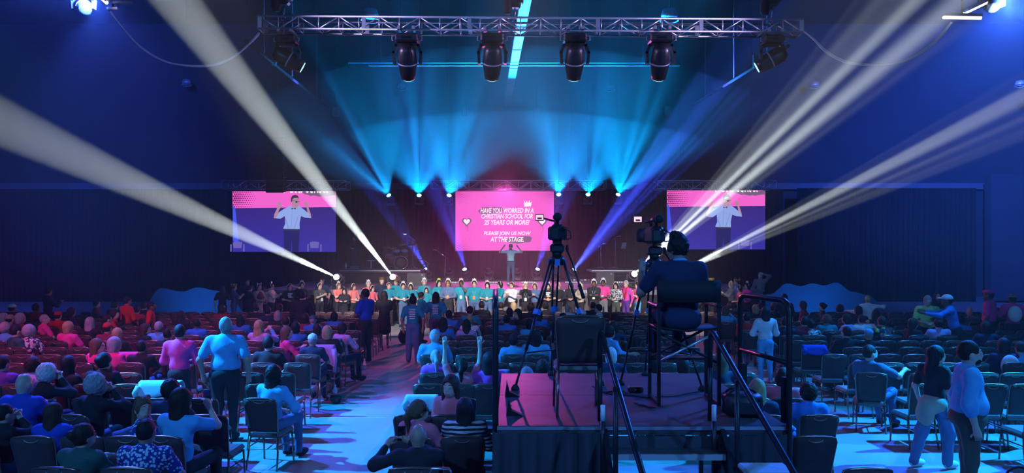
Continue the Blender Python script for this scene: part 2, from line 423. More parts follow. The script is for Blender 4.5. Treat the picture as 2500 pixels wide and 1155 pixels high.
truss('lighting_truss', LT, 0.29, 0.40, 0.47, (P(1295.5, 74, TR_D).x, TR_D, P(1295.5, 74, TR_D).z), 0.0067,
      'long silver box truss hung across the hall above the audience', 0.026, True, [(x-1295.5)/F*TR_D for x in (634, 888, 1146, 1460, 1712, 1957)])
for i, (x0, x1, lab) in enumerate(((540, 845, 'dim silver truss above the screen beside the drum kit'), (1052, 1480, 'dim silver truss above the screen with the lettering'),
                                   (1605, 1895, 'dim silver truss above the screen behind the camera operator'))):
    d = 36.0; c = P((x0+x1)/2, 461, d)
    t = truss('rear_truss', (x1-x0)/F*d, 0.42, 0.9, 0.62, (c.x, d, c.z), 0, lab, 0.028, False)
    w = (x1-x0)/F*d
    for s in (-1, 1): MB().cyl((s*w*.3, .2, .42), (s*w*.3, .2, ZC-c.z), 0.012, n=5).build('hanger', m_metal, t)
# chain hoists that carry the front truss
def hoist(x, y0, y1, label):
    p = P(x, y1, TR_D+0.2); q = P(x, y0, TR_D+0.2)
    r = empty('chain_hoist', (p.x, TR_D+0.2, p.z), 0, label, 'hoist'); h = q.z-p.z
    MB().rbox((0, 0, h*.45), (0.30, 0.24, 0.42), 0.05).build('motor_body', m_plastic, r)
    MB().rbox((0.13, -0.02, h*.45+0.02), (0.16, 0.2, 0.26), 0.03).build('motor_cap', m_plastic, r)
    MB().tube([(0, 0, h*.45-.2), (0.03, 0, h*.2), (0, 0, -.02)], 0.014, 5).build('load_chain', m_chrome, r)
    MB().cyl((0, 0, h*.45+.2), (0, 0, ZC-p.z), 0.016, n=5).build('suspension_chain', m_metal, r)
    MB().lathe([(0.08, 0), (0.11, 0.1), (0.10, 0.3), (0.05, 0.4)], (-0.16, -0.05, h*.1), 10).build('chain_bag', m_skirt, r)
    MB().tube([(0.05*math.cos(t), 0, -.04+.05*math.sin(t)) for t in np.linspace(0, 5, 9)], 0.014, 5).build('hook', m_chrome, r)
hoist(692, -70, 40, 'black chain hoist at the truss end above the drum kit')
hoist(1256, -60, 46, 'black chain hoist over the middle of the front truss')
hoist(1882, -70, 50, 'black chain hoist at the truss end above the operator')

# ---------------------------------------------------------------- moving head lamps
m_body = mat('fixture_body', (0.014, 0.014, 0.018), 0.38, 0.1, var=0.15)
m_grey = mat('fixture_grey', (0.30, 0.30, 0.33), 0.4, 0.2, var=0.1)
def moving_head(loc, hang, aim_at, s, label, lens, group, hl=1.0):
    r = empty('moving_head', loc, 0, label, 'stage light', group); sg = -1 if hang else 1
    r.scale = (s, s, s)
    MB().rbox((0, 0, sg*0.09), (0.42, 0.34, 0.16), 0.03).build('base', m_body, r)
    MB().box((0, -0.175, sg*0.10), (0.16, 0.01, 0.05)).build('display', m_lens, r)
    for k in (-1, 1):
        hd = MB().tube([(k*0.215, -0.08, sg*0.05), (k*0.265, -0.08, sg*0.06), (k*0.265, -0.08, sg*0.13), (k*0.215, -0.08, sg*0.14)], 0.012, 6); hd.build('handle', m_grey, r)
    yk = empty_part('yoke', r)
    pts = [(-0.235, 0, sg*0.52), (-0.25, 0, sg*0.34), (-0.20, 0, sg*0.21), (0, 0, sg*0.19), (0.20, 0, sg*0.21), (0.25, 0, sg*0.34), (0.235, 0, sg*0.52)]
    mb = MB()
    for a, b in zip(pts[:-1], pts[1:]):
        m = (Vector(a)+Vector(b))/2; v = Vector(b)-Vector(a); mb.box(m, (v.length+0.04, 0.13, 0.05), Matrix.Rotation(math.atan2(-v.z, v.x), 3, 'Y'))
    mb.build('yoke_arm', m_body, r)
    c = Vector((0, 0, sg*0.48))
    dv = (Vector(aim_at)-(Vector(loc)+c*s)).normalized(); R = dv.to_track_quat('Z', 'Y').to_matrix()
    prof = [(0.03, -0.25*hl), (0.11, -0.24*hl), (0.155, -0.17*hl), (0.175, -0.04), (0.17, 0.08), (0.145, 0.20*hl), (0.13, 0.27*hl)]
    hd = MB().lathe(prof, c, 14, 0, R).build('head', m_body, r)
    MB().lathe([(0.176, -0.015), (0.184, 0), (0.176, 0.015)], c+R @ Vector((0, 0, 0.03)), 14, 0, R).build('trim_ring', m_grey, hd)
    MB().box(c+R @ Vector((0, 0.12, -0.19*hl)), (0.17, 0.05, 0.03), R).build('rear_grip', m_grey, hd)
    lc = c+R @ Vector((0, 0, 0.275*hl))
    MB().lathe([(0.118, -0.004), (0.11, 0.012), (0.02, 0.018)], lc, 14, 0, R).build('lens', lens, hd)
    if hang:
        for k in (-1, 1): MB().box((k*0.13, 0, 0.06), (0.05, 0.46, 0.06)).build('clamp', m_grey, r)
    return r
def empty_part(n, r): return None
l_white = glow('white_lens', (0.9, 1.0, 0.97), 25.0); l_cyan = glow('cyan_lens', (0.1, 0.75, 1.0), 14.0); l_blue = glow('blue_lens', (0.2, 0.35, 1.0), 10.0)
l_dim = glow('dim_lens', (0.5, 0.85, 0.9), 1.2)
names = ['drum-kit end, tipped sideways', 'third bay from the drum side', 'beside the middle hoist, drum side', 'beside the middle hoist, operator side', 'above the operator', 'operator end, tipped sideways']
for i, (x, y, ax, ay) in enumerate(TL):
    xb = (702, 995, 1202, 1403, 1612, 1885)[i]
    q = P(xb, 88 if i in (0, 5) else 84, TR_D+0.15)
    tg = P(ax, ay, 31.0)
    if i in (0, 5): tg = Vector((q.x+(2.5 if i == 0 else -2.5), 17.6, q.z-1.9))
    else: tg = Vector((q.x+(tg.x-q.x)*.12, q.y+1.1, q.z-2.0))
    moving_head((q.x, q.y, q.z), True, tg, 1.28 if i in (1, 2, 3, 4) else 1.1, 'black moving head hung from the front truss, ' + names[i], l_dim, 'moving heads on the front truss', 1.25)
# heads standing on the stage deck in front of the backdrop
fl = [(985, 682, None), (1043, 659, l_blue), (1096, 683, None), (1137, 656, l_blue), (1193, 683, None), (1262, 683, None), (1310, 656, l_blue), (1355, 683, None), (1396, 664, l_blue), (1480, 683, None)]
fn = ['below the drum riser', 'shining blue beside the drums', 'between two blue beams, drum side', 'shining blue under the screen corner', 'dark, under the lettered screen', 'dark, just behind the speaker',
      'shining blue behind the tripod camera', 'dark, seen through the tripod legs', 'shining a broad blue fan', 'dark, below the music stands']
for i, (x, y, ln) in enumerate(fl):
    p = P(x, 683, 35.8)
    tg = (p.x, 30.0, 2.2)
    if ln:
        b = [q for q in BB if q[0] == x][0]; tg = P(b[2], b[3], 33.0)
        moving_head((p.x, 35.6, ZS), False, tg, 0.92, 'moving head on the stage deck ' + fn[i], ln, 'moving heads on the deck', 0.75)
    else:
        moving_head((p.x, 35.8, ZS), False, (p.x, 33.0, 6.0), 0.92, 'moving head on the stage deck, ' + fn[i], m_lens, 'moving heads on the deck', 0.75)
# the four that throw the white beams
wn = ['outermost on the drum side', 'in front of the drum kit', 'beside the operator', 'hidden behind the operator']
for i, (a, da, b, db, ang, pw, gb) in enumerate(WB):
    p = P(a[0], a[1], da); q = P(b[0], b[1], db); dv = (q-p).normalized()
    base = p-dv*0.26
    moving_head((base.x, base.y, base.z-0.48), False, q, 1.0, 'moving head throwing a long white beam, ' + wn[i], l_white, 'white beam lamps at the stage edge', 0.75)
    if base.z-0.48 > ZS+0.02:
        r = empty('lamp_plinth', (base.x, base.y, ZS), 0, 'low black plinth under the white beam lamp ' + wn[i], 'plinth')
        MB().rbox((0, 0, (base.z-.48-ZS)/2), (0.5, 0.4, base.z-.48-ZS), 0.01).build('plinth_box', m_metal, r)
# cyan fan lamps hung under the rear truss
cn = ['first', 'second', 'third', 'fourth', 'fifth', 'sixth']
for i, (x, y, dx, _) in enumerate(CY):
    p = P(x, y, 34.0); q = P(x+dx, y-560, 26.0); dv = (q-p).normalized()
    c = p-dv*0.24
    r = empty('fan_lamp', (c.x, c.y, c.z), 0, 'cyan fan lamp on the rear rigging, %s from the drum side' % cn[i], 'stage light', 'cyan fan lamps')
    R = dv.to_track_quat('Z', 'Y').to_matrix()
    MB().lathe([(0.05, -0.22), (0.12, -0.2), (0.15, 0), (0.13, 0.18)], (0, 0, 0), 12, 0, R).build('head', m_body, r)
    MB().lathe([(0.11, 0), (0.10, 0.012), (0.02, 0.018)], R @ Vector((0, 0, 0.185)), 12, 0, R).build('lens', l_cyan, r)
    MB().box((0, 0.1, -0.28), (0.36, 0.3, 0.1)).box((-0.18, 0, -0.12), (0.04, 0.1, 0.32)).box((0.18, 0, -0.12), (0.04, 0.1, 0.32)).build('yoke', m_body, r)
    MB().cyl((0, 0.15, -0.3), (0, 2.05, 0.2-0.3), 0.025).build('boom_arm', m_metal, r)
    MB().cyl((0, 0.15, -0.3), (0, 0.15, ZC-c.z), 0.012, n=5).build('hanger', m_metal, r)

# ---------------------------------------------------------------- things high up
m_bay = mat('lamp_housing', (0.45, 0.46, 0.5), 0.35, 0.5, var=0.1)
hb = [(904, 36, 26.0, 1.0, 'over the front truss on the drum side'), (1634, 36, 26.0, 1.0, 'over the front truss on the operator side'), (455, 201, 38.0, .75, 'above the drape on the pink-lit side'),
      (980, 211, 38.0, .75, 'high between the first two truss lamps'), (1489, 214, 38.0, .75, 'high beyond the operator-side truss lamps'), (1990, 207, 38.0, .75, 'high beside the upper white beam'), (2490, 204, 30.0, .6, 'high at the edge of the blue glow')]
for x, y, d, s, lab in hb:
    p = P(x, y, d); r = empty('high_bay_lamp', p, 0, 'unlit round high bay lamp hanging ' + lab, 'ceiling lamp', 'high bay lamps'); r.scale = (s, s, s)
    MB().lathe([(0.10, 0.42), (0.24, 0.38), (0.30, 0.20), (0.30, 0.12)], (0, 0, -0.2), 14).build('housing', m_bay, r)
    MB().tube([(0.33*math.cos(t), 0.33*math.sin(t), -0.20) for t in np.linspace(0, 2*PI, 16)[:-1]], 0.025, 5, closed=True).build('rim', m_bay, r)
    for k in range(3): MB().cyl((0.3*math.cos(k*2.1), 0.3*math.sin(k*2.1), -0.08), (0.33*math.cos(k*2.1), 0.33*math.sin(k*2.1), -0.2), 0.012, n=4).build('bracket', m_bay, r)
    MB().cyl((0, 0, 0.2), (0, 0, (ZC-p.z)/s), 0.012, n=4).build('cord', m_metal, r)
m_beam = mat('pale_duct', (0.16, 0.17, 0.22), 0.6, var=0.25, scale=1.5)
r = empty('ceiling_duct', (0, 0, 0), 0, 'pale blue-lit ceiling duct running away over the middle of the truss', 'duct')
a, b = P(1285, -10, 22.0), P(1237, 258, 40.0); n = 6
for k in range(n):
    p, q = a.lerp(b, k/n), a.lerp(b, (k+.96)/n); v = q-p
    MB().box((p+q)/2, (0.34, v.length, 0.16), v.to_track_quat('Y', 'Z').to_matrix()).build('duct_section', m_beam, r)
for k in (1, 3, 5):
    p = a.lerp(b, k/n); MB().cyl(p, (p.x, p.y, ZC), 0.012, n=4).build('hanger', m_metal, r)
for (x0, y0, d0, x1, y1, d1, lab) in ((600, 100, 24, 800, 262, 38, 'dim sloping ceiling strut beside the upper white beam'), (1925, 112, 24, 1690, 258, 38, 'dim sloping ceiling strut beyond the operator end of truss')):
    a, b = P(x0, y0, d0), P(x1, y1, d1); r = empty('ceiling_strut', (0, 0, 0), 0, lab, 'strut')
    MB().cyl(a, b, 0.06, n=6).build('bar', m_ceil, r)
    for t in (.15, .45, .8):
        p = a.lerp(b, t); MB().cyl(p, (p.x, p.y, ZC), 0.03, n=5).build('hanger', m_band, r)
    p = a.lerp(b, .25); MB().box(p+Vector((0, 0, .2)), (0.16, .1, 0.5)).build('gusset', m_band, r)
# speaker array
r = empty('line_array', P(676, 470, 33.0), 0, 'black hanging column of loudspeakers overlapping the screen beside the drums', 'loudspeaker')
for k in range(7):
    MB().rbox((0, 0.02*k*k*0.3-0.1, 0.16+k*0.33), (0.82, 0.5, 0.31), 0.03, (0.03*(6-k), 0, 0)).build('cabinet', m_plastic, r)
MB().box((0, 0.1, 2.5), (0.7, 0.4, 0.1)).build('bumper_frame', m_metal, r)
MB().cyl((0, 0.1, 2.5), (0, 0.1, ZC-P(676, 470, 33).z), 0.02).build('chain', m_metal, r)
# tube lights and their brackets in the corners
m_tube = glow('tube_light', lin(240, 235, 255), 3.0)
def tube_bar(a, b, label):
    a = Vector(a); b = Vector(b); v = b-a; R = v.to_track_quat('X', 'Z').to_matrix(); r = empty('tube_light', (a+b)/2, 0, label, 'tube light')
    MB().box((0, 0, 0.05), (v.length, 0.09, 0.06), R).build('batten', m_grey, r)
    MB().cyl(-v/2*.98, v/2*.98, 0.036, n=8).build('tube', m_tube, r)
    MB().cyl((0, 0.0, 0.06), (0, 0.0, ZC-((a+b)/2).z), 0.02, n=5).build('hanger', m_metal, r)
tube_bar(P(2302, 42, 15.0), P(2396, 44, 15.0), 'glowing white tube light, level one beside the blue lamp')
tube_bar(P(2350, 34, 15.0), P(2425, -2, 15.6), 'glowing white tube light, slanting one over the blue lamp')
tube_bar(P(232, -18, 15.0), P(262, 8, 15.0), 'short glowing tube light above the hanging cable')
def corner_lamp(x, y, d, tgt, label, lens):
    p = P(x, y, d); r = moving_head((p.x, p.y, p.z+0.5), True, tgt, 0.9, label, lens, 'corner wash lamps', 0.8)
    MB().cyl((0, 0, 0.0), (0, 0, (ZC-p.z-0.5)/0.9), 0.02, n=5).build('hanger', m_metal, r)
corner_lamp(2424, 18, 15.5, (4.0, 7.2, 0), 'pale moving head beside the glowing tubes', m_grey)
corner_lamp(205, 24, 15.5, (-2.0, 7.2, 0), 'dark moving head beside the bright violet lamp', m_lens)
for x0, y0, x1, y1, lab in ((262, 20, 288, 22, 'short pale bracket bar under the violet lamp'), (276, 6, 322, 7, 'longer pale bracket bar beside the violet lamp')):
    a, b = P(x0, y0, 15.4), P(x1, y1, 15.4); r = empty('bracket_bar', a, 0, lab, 'bracket')
    MB().box((b-a)/2, ((b-a).length, 0.06, 0.05)).build('bar', m_alu, r)
    MB().cyl(((b-a).x/2, 0, 0), ((b-a).x/2, 0, ZC-a.z), 0.014, n=5).build('hanger', m_metal, r)
# cables sagging between the trusses
m_cable = mat('pale_cable', (0.5, 0.5, 0.55), 0.5, var=0.05)
def cable(pts, d0, d1, label, r=0.02, strands=2):
    N = len(pts); base = P(pts[0][0], pts[0][1], d0); o = empty('hanging_cable', base, 0, label, 'cable')
    for s in range(strands):
        w = []
        for i in range(N-1):
            for k in range(5):
                t = k/5; p0 = pts[max(i-1, 0)]; p1 = pts[i]; p2 = pts[i+1]; p3 = pts[min(i+2, N-1)]
                c = [0.5*((2*p1[j])+(-p0[j]+p2[j])*t+(2*p0[j]-5*p1[j]+4*p2[j]-p3[j])*t*t+(-p0[j]+3*p1[j]-3*p2[j]+p3[j])*t**3) for j in (0, 1)]
                u = (i+t)/(N-1); w.append(P(c[0]+s*2, c[1]+s*3*math.sin(u*7), d0+(d1-d0)*u)-base)
        w.append(P(*pts[-1], d1)-base)
        MB().tube(w, r, 5).build('strand', m_cable, o)
cable([(268, 28), (300, 68), (345, 115), (400, 148), (460, 161), (520, 160), (570, 140), (610, 105), (632, 80)], 15.4, 16.4, 'pale cable sagging from the violet lamp to the truss')
cable([(2322, 54), (2290, 92), (2250, 125), (2200, 150), (2140, 159), (2070, 154), (2020, 130), (1985, 95), (1962, 76)], 15.2, 16.4, 'pale cable sagging from the tube lights to the truss')
# small loudspeaker boxes high on the rear wall
for x, y, lab in ((820, 273, 'drum side'), (1136, 272, 'beside the duct'), (1311, 275, 'past the duct'), (1629, 271, 'operator side')):
    p = P(x, y, 40.0); r = empty('ceiling_speaker', p, 0, 'small dim loudspeaker box hung high at the back, ' + lab, 'loudspeaker')
    MB().rbox((0, 0, 0), (0.36, 0.3, 0.5), 0.03).build('box', m_band, r); MB().cyl((0, 0, 0.2), (0, 0, ZC-p.z), 0.012, n=4).build('hanger', m_metal, r)
# thin lighting pipes behind the front truss
for y, x0, x1, lab in ((153, 850, 1650, 'upper thin dark pipe running behind the truss lamps'), (160, 900, 1660, 'lower thin dark pipe running behind the truss lamps')):
    a, b = P(x0, y, 30), P(x1, y, 30); r = empty('thin_pipe', a, 0, lab, 'pipe'); MB().cyl((0, 0, 0), b-a, 0.025, n=5).build('pipe', m_grey, r)
    for t in (.1, .5, .9): MB().cyl((b-a)*t, (b-a)*t+Vector((0, 0, ZC-a.z)), 0.008, n=4).build('hanger', m_metal, r)
# ---------------------------------------------------------------- the three screens
def em(name, rgb, s=1.0): return glow(name, lin(*rgb), s)
e_pink = em('screen_pink', (255, 104, 214)); e_dot = em('screen_dot', (140, 30, 105)); e_smudge = em('screen_smudge', (128, 96, 132)); e_white = em('screen_white', (255, 240, 252), 1.1)
e_ink = em('screen_ink', (120, 25, 90))
def screen_root(x0, x1, y0, y1, d, label):
    c = P((x0+x1)/2, (y0+y1)/2, d); w = (x1-x0)/F*d; h = (y1-y0)/F*d
    r = empty('led_screen', c, 0, label, 'screen')
    MB().rbox((0, 0.08, 0), (w+0.04, 0.12, h+0.04), 0.02).build('cabinet_frame', m_plastic, r)
    for s in (-.35, .35): MB().cyl((w*s, 0.1, h/2), (w*s, 0.1, h/2+0.8), 0.03, n=6).build('hanger', m_metal, r)
    k = d/F
    def loc(x, y, lay=0): return ((x-(x0+x1)/2)*k, -0.004*lay, -(y-(y0+y1)/2)*k)
    return r, w, h, k, loc
def flat(name, polys, m, r, loc, lay):
    mb = MB()
    for poly in polys: mb.add([loc(x, y, lay) for x, y in poly], [tuple(range(len(poly)))])
    return mb.build(name, m, r)
def ell(cx, cy, rx, ry, n=14, a0=0.0): return [(cx+rx*math.cos(a0+2*PI*k/n), cy+ry*math.sin(a0+2*PI*k/n)) for k in range(n)]
def blob(pts, rough, seed):
    rnd = random.Random(seed); out = []
    for i in range(len(pts)):
        p, q = pts[i], pts[(i+1) % len(pts)]
        for k in range(4):
            t = k/4; out.append((p[0]+(q[0]-p[0])*t+rnd.uniform(-rough, rough), p[1]+(q[1]-p[1])*t+rnd.uniform(-rough, rough)))
    return out
def lettering(txt, x0, x1, y0, y1, r, loc, lay, m, parent_part=None, shear=0.18):
    cu = bpy.data.curves.new('lettering', 'FONT'); cu.body = txt; cu.shear = shear; cu.offset = 0.028; cu.resolution_u = 3
    to = bpy.data.objects.new('tmp_text', cu); COL.objects.link(to)
    bpy.context.view_layer.update()
    me = bpy.data.meshes.new_from_object(to.evaluated_get(bpy.context.evaluated_depsgraph_get()))
    bpy.data.objects.remove(to); bpy.data.curves.remove(cu)
    co = np.array([v.co[:] for v in me.vertices]); lo, hi = co.min(0), co.max(0)
    for v in me.vertices:
        u = (v.co.x-lo[0])/(hi[0]-lo[0]); w_ = (v.co.y-lo[1])/(hi[1]-lo[1])
        v.co = loc(x0+(x1-x0)*u, y1+(y0-y1)*w_, lay)
    me.materials.clear(); me.materials.append(m)
    o = bpy.data.objects.new('lettering', me); COL.objects.link(o); o.parent = r
    return o
# middle screen
r, w, h, k, loc = screen_root(1112, 1352, 467, 612, 37.0, 'wide pink screen with white lettering hung behind the speaker')
flat('picture', [[(1112, 467), (1352, 467), (1352, 612), (1112, 612)]], e_pink, r, loc, 1)
dots = []
for sx in (0, 1):
    for sy in (0, 1):
        for i in range(16):
            for j in range(11):
                f = 1-math.hypot(i/14.0, j/11.0)
                if f <= 0.05: continue
                x = 1113.5+i*3.2+(j % 2)*1.6; y = 468.5+j*2.9
                if sx: x = 2464-x
                if sy: y = 1079-y
                if x < 1112.6 or x > 1351.4: continue
                dots.append(ell(x, y, 0.25+1.15*f, 0.25+1.15*f, 6))
o = flat('halftone', dots, e_dot, r, loc, 2); o['kind'] = 'stuff'
rnd = random.Random(3)
o = flat('ink_specks', [ell(rnd.uniform(1120, 1345), rnd.uniform(472, 608), rnd.uniform(.2, .7), rnd.uniform(.2, .9), 5) for _ in range(90)], e_ink, r, loc, 2); o['kind'] = 'stuff'
flat('brush_smudge', [blob([(1167, 515), (1176, 507), (1200, 505), (1228, 506), (1231, 517), (1210, 521), (1180, 524), (1172, 522)], 1.2, 1)], e_smudge, r, loc, 3)
flat('brush_smudge', [blob([(1236, 590), (1240, 582), (1262, 578), (1290, 576), (1299, 581), (1294, 590), (1270, 594), (1248, 593)], 1.2, 2)], e_smudge, r, loc, 3)
def heart(cx, cy, s): return [(cx+s*0.0625*16*math.sin(t)**3, cy-s*0.0625*(13*math.cos(t)-5*math.cos(2*t)-2*math.cos(3*t)-math.cos(4*t))) for t in np.linspace(0, 2*PI, 26)[:-1]]
for cx in (1139.5, 1323.5):
    flat('heart_splash', [blob(heart(cx, 541.5, 12), 0.5, int(cx)), [(cx+1, 550), (cx+2.6, 550), (cx+2.4, 565), (cx+1.6, 565)], [(cx-4, 548), (cx-3, 548), (cx-3.2, 557), (cx-3.7, 557)]], e_smudge, r, loc, 3)
    flat('heart', [heart(cx, 541, 8)], e_white, r, loc, 4)
flat('crown_drawing', [[(1279, 489), (1283, 496), (1286, 490), (1289, 496), (1293, 488), (1294, 496), (1299, 492), (1296, 504), (1280, 505)]], e_white, r, loc, 4)
for txt, x0, x1, y0, y1 in (('HAVE YOU', 1173, 1226, 508, 520.5), ('WORKED IN A', 1229, 1303, 508, 520), ('CHRISTIAN SCHOOL FOR', 1175, 1301, 522, 534), ('25 YEARS OR MORE?', 1182, 1293, 537, 549),
                            ('PLEASE JOIN US NOW', 1181, 1296, 565, 577), ('AT THE STAGE.', 1197, 1279, 578.5, 590.5)):
    lettering(txt, x0, x1, y0, y1, r, loc, 5, e_white)
# side screens show the speaker
e_purp = glow('screen_violet', lin(60, 44, 138), 1.0)
nt = e_purp.node_tree; tc = nt.nodes.new('ShaderNodeTexCoord'); gr = nt.nodes.new('ShaderNodeSeparateXYZ'); nt.links.new(tc.outputs['Generated'], gr.inputs[0])
cr = nt.nodes.new('ShaderNodeMix'); cr.data_type = 'RGBA'; cr.inputs[6].default_value = (*lin(58, 52, 168), 1); cr.inputs[7].default_value = (*lin(58, 34, 112), 1)
nt.links.new(gr.outputs[2], cr.inputs[0]); nt.links.new(cr.outputs[2], nt.nodes['Emission'].inputs[0])
e_shirt = em('screen_shirt', (150, 175, 240)); e_shirt2 = em('screen_shirt_fold', (120, 145, 220)); e_skin = em('screen_skin', (190, 140, 165)); e_hair = em('screen_hair', (60, 55, 75)); e_navy = em('screen_navy', (38, 36, 105))
e_beam = em('screen_beam', (70, 90, 245)); e_lamp = em('screen_lamp', (110, 100, 185)); e_lampd = em('screen_lamp_dark', (40, 36, 84))
def side_screen(x0, x1, y0, y1, d, label):
    r, w, h, k, loc0 = screen_root(x0, x1, y0, y1, d, label)
    def loc(u, v, lay=0):   # picture coordinates 280..1320 by 195..808, as read off the first screen
        return loc0(x0+(u-280)/1040*(x1-x0), y0+(v-195)/613*(y1-y0), lay)
    flat('picture', [[(280, 195), (1320, 195), (1320, 808), (280, 808)]], e_purp, r, loc, 1)
    flat('pink_band', [[(280, 195), (1320, 195), (1320, 355), (280, 366)]], e_pink, r, loc, 2)
    dots = []
    for i in range(11):
        for j in range(8):
            f = 1-math.hypot(i/11.0, (j-3)/8.0)
            if f > 0.08: dots.append(ell(292+i*21+(j % 2)*10, 205+j*21, 2+8*f, 3+9*f, 7))
    o = flat('halftone', dots, e_ink, r, loc, 3); o['kind'] = 'stuff'
    flat('brush_smudge', [blob([(960, 197), (1318, 197), (1318, 236), (1180, 250), (1060, 240), (985, 215)], 6, 4)], e_smudge, r, loc, 3)
    for i, (a, b) in enumerate(((855, 40), (905, 22), (940, 24), (965, 20), (1020, 26), (1060, 30), (1100, 14), (1130, 14), (1150, 22), (1190, 28), (1225, 16), (790, 14))):
        flat('letter_edge', [[(a, 196), (a+b, 196), (a+b*.9, 206+i % 3*4), (a+b*.5, 214), (a+b*.1, 208)]], e_white, r, loc, 4)
    # the speaker's picture
    flat('trousers_image', [[(795, 575), (957, 575), (945, 806), (884, 806), (876, 670), (866, 806), (800, 806)]], e_navy, r, loc, 5)
    flat('forearm_image', [[(695, 468), (722, 468), (752, 375), (768, 362), (772, 312), (752, 300), (733, 318), (727, 372), (700, 430)]], e_skin, r, loc, 5)
    flat('forearm_image', [[(1044, 466), (1075, 466), (1068, 425), (1046, 362), (1038, 318), (1012, 296), (996, 318), (1008, 345), (1026, 362)]], e_skin, r, loc, 5)
    flat('shirt_image', [[(870, 338), (800, 372), (745, 410), (716, 470), (768, 472), (806, 446), (812, 520), (790, 572), (850, 590), (915, 592), (957, 578), (955, 520), (970, 446), (1010, 462), (1072, 468), (1046, 420), (1000, 380), (948, 342), (910, 352)]], e_shirt, r, loc, 6)
    flat('shirt_fold_image', [[(812, 470), (818, 470), (850, 580), (842, 580)], [(945, 430), (950, 434), (905, 570), (898, 570)], [(880, 380), (884, 380), (874, 560), (870, 560)]], e_shirt2, r, loc, 7)
    flat('neck_image', [[(878, 330), (936, 330), (936, 358), (905, 372), (880, 352)]], e_skin, r, loc, 7)
    flat('head_image', [[(872, 285), (876, 320), (892, 350), (915, 360), (938, 352), (948, 320), (950, 285), (940, 255), (885, 255)]], e_skin, r, loc, 8)
    flat('hair_image', [[(870, 300), (870, 262), (885, 240), (912, 231), (938, 240), (950, 272), (935, 262), (900, 262), (884, 278), (880, 305)]], e_hair, r, loc, 9)
    flat('glasses_image', [[(884, 288), (960, 300), (960, 304), (884, 293)], ell(925, 305, 12, 8, 8)], e_hair, r, loc, 10)
    flat('bow_tie_image', [[(874, 362), (896, 370), (918, 362), (918, 380), (896, 372), (874, 380)]], e_hair, r, loc, 9)
    flat('belt_image', [[(797, 575), (957, 578), (955, 592), (860, 594), (797, 588)]], e_hair, r, loc, 7)
    flat('beam_image', [[(283, 330), (308, 370), (345, 725), (312, 730), (285, 690)]], e_beam, r, loc, 5)
    for cx, lay in ((1105, 5), (330, 6)):
        flat('lamp_image', [[(cx-48, 712), (cx-20, 704), (cx+20, 704), (cx+48, 712), (cx+40, 770), (cx-40, 770)]], e_lamp, r, loc, lay)
        flat('lamp_arm_image', [[(cx-72, 730), (cx-58, 730), (cx-58, 806), (cx-72, 806)], [(cx+58, 730), (cx+72, 730), (cx+72, 806), (cx+58, 806)]], e_lamp, r, loc, lay)
    return r
side_screen(568, 820, 467, 615, 36.4, 'screen showing the speaker with raised hands, beside the drum kit')
side_screen(1628, 1868, 465, 609, 36.6, 'screen showing the speaker with raised hands, behind the camera operator')

# ---------------------------------------------------------------- instruments and stands on the risers
m_drum = mat('drum_shell', (0.02, 0.018, 0.02), 0.25, 0.2, var=0.1); m_skinw = mat('drum_skin', (0.5, 0.5, 0.52), 0.5, var=0.08); m_brass = mat('cymbal_brass', (0.55, 0.42, 0.16), 0.3, 0.9, var=0.15)
m_red = mat('red_lacquer', (0.45, 0.06, 0.05), 0.3, var=0.1)
def drum(root, c, rad, ln, axis, shell=None, skin=None):
    R = Vector(axis).to_track_quat('Z', 'Y').to_matrix()
    s = MB().lathe([(rad, -ln/2), (rad, ln/2)], c, 20, 0, R).build('shell', shell or m_drum, root)
    MB().lathe([(rad*.97, 0), (rad*.5, 0.005)], Vector(c)+R @ Vector((0, 0, ln/2+.001)), 20, 0, R).build('drum_head', skin or m_skinw, s)
    for z in (-ln/2, ln/2): MB().tube([Vector(c)+R @ Vector((rad*1.02*math.cos(t), rad*1.02*math.sin(t), z)) for t in np.linspace(0, 2*PI, 21)[:-1]], 0.014, 5, closed=True).build('hoop', m_chrome, s)
kit = empty('drum_kit', (P(972, 655, 34).x, 34.2, RZ), 0, 'dark drum kit with chrome hoops and cymbals on the riser', 'drum kit')
drum(kit, (0.1, 0, 0.32), 0.31, 0.42, (0.15, -1, 0), None, m_drum)
drum(kit, (-0.38, 0.2, 0.36), 0.22, 0.38, (0.1, -0.3, 1))
drum(kit, (-0.10, 0.1, 0.78), 0.16, 0.22, (0, -0.5, 1)); drum(kit, (0.26, 0.1, 0.78), 0.16, 0.24, (0, -0.5, 1)); drum(kit, (-0.45, -0.15, 0.62), 0.18, 0.14, (0, -0.2, 1), m_red)
for x, y, z, rr in ((-0.62, 0.0, 1.05, 0.22), (0.62, 0.1, 1.18, 0.24), (0.05, 0.45, 1.2, 0.22), (-0.35, 0.4, 1.02, .2)):
    c = MB().cyl((x, y, z-0.01), (x, y, z), 0.012, n=5); c.build('cymbal_pin', m_chrome, kit)
    MB().lathe([(rr, 0), (rr*.5, 0.02), (0.03, 0.05)], (x, y, z), 16, 0, Euler((0.25, 0, 0)).to_matrix()).build('cymbal', m_brass, kit)
    MB().cyl((x, y, 0.25), (x, y, z), 0.013, n=5).cyl((x, y, 0.28), (x+.2, y-.15, 0), 0.011, n=5).cyl((x, y, 0.28), (x-.2, y-.15, 0), 0.011, n=5).cyl((x, y, 0.28), (x, y+.22, 0), 0.011, n=5).build('cymbal_stand', m_chrome, kit)
MB().cyl((0.05, 0.75, 0), (0.05, 0.75, 0.48), 0.02).lathe([(0.16, 0.48), (0.17, 0.52), (0.12, 0.56)], (0.05, 0.75, 0), 12).build('drum_stool', m_plastic, kit)
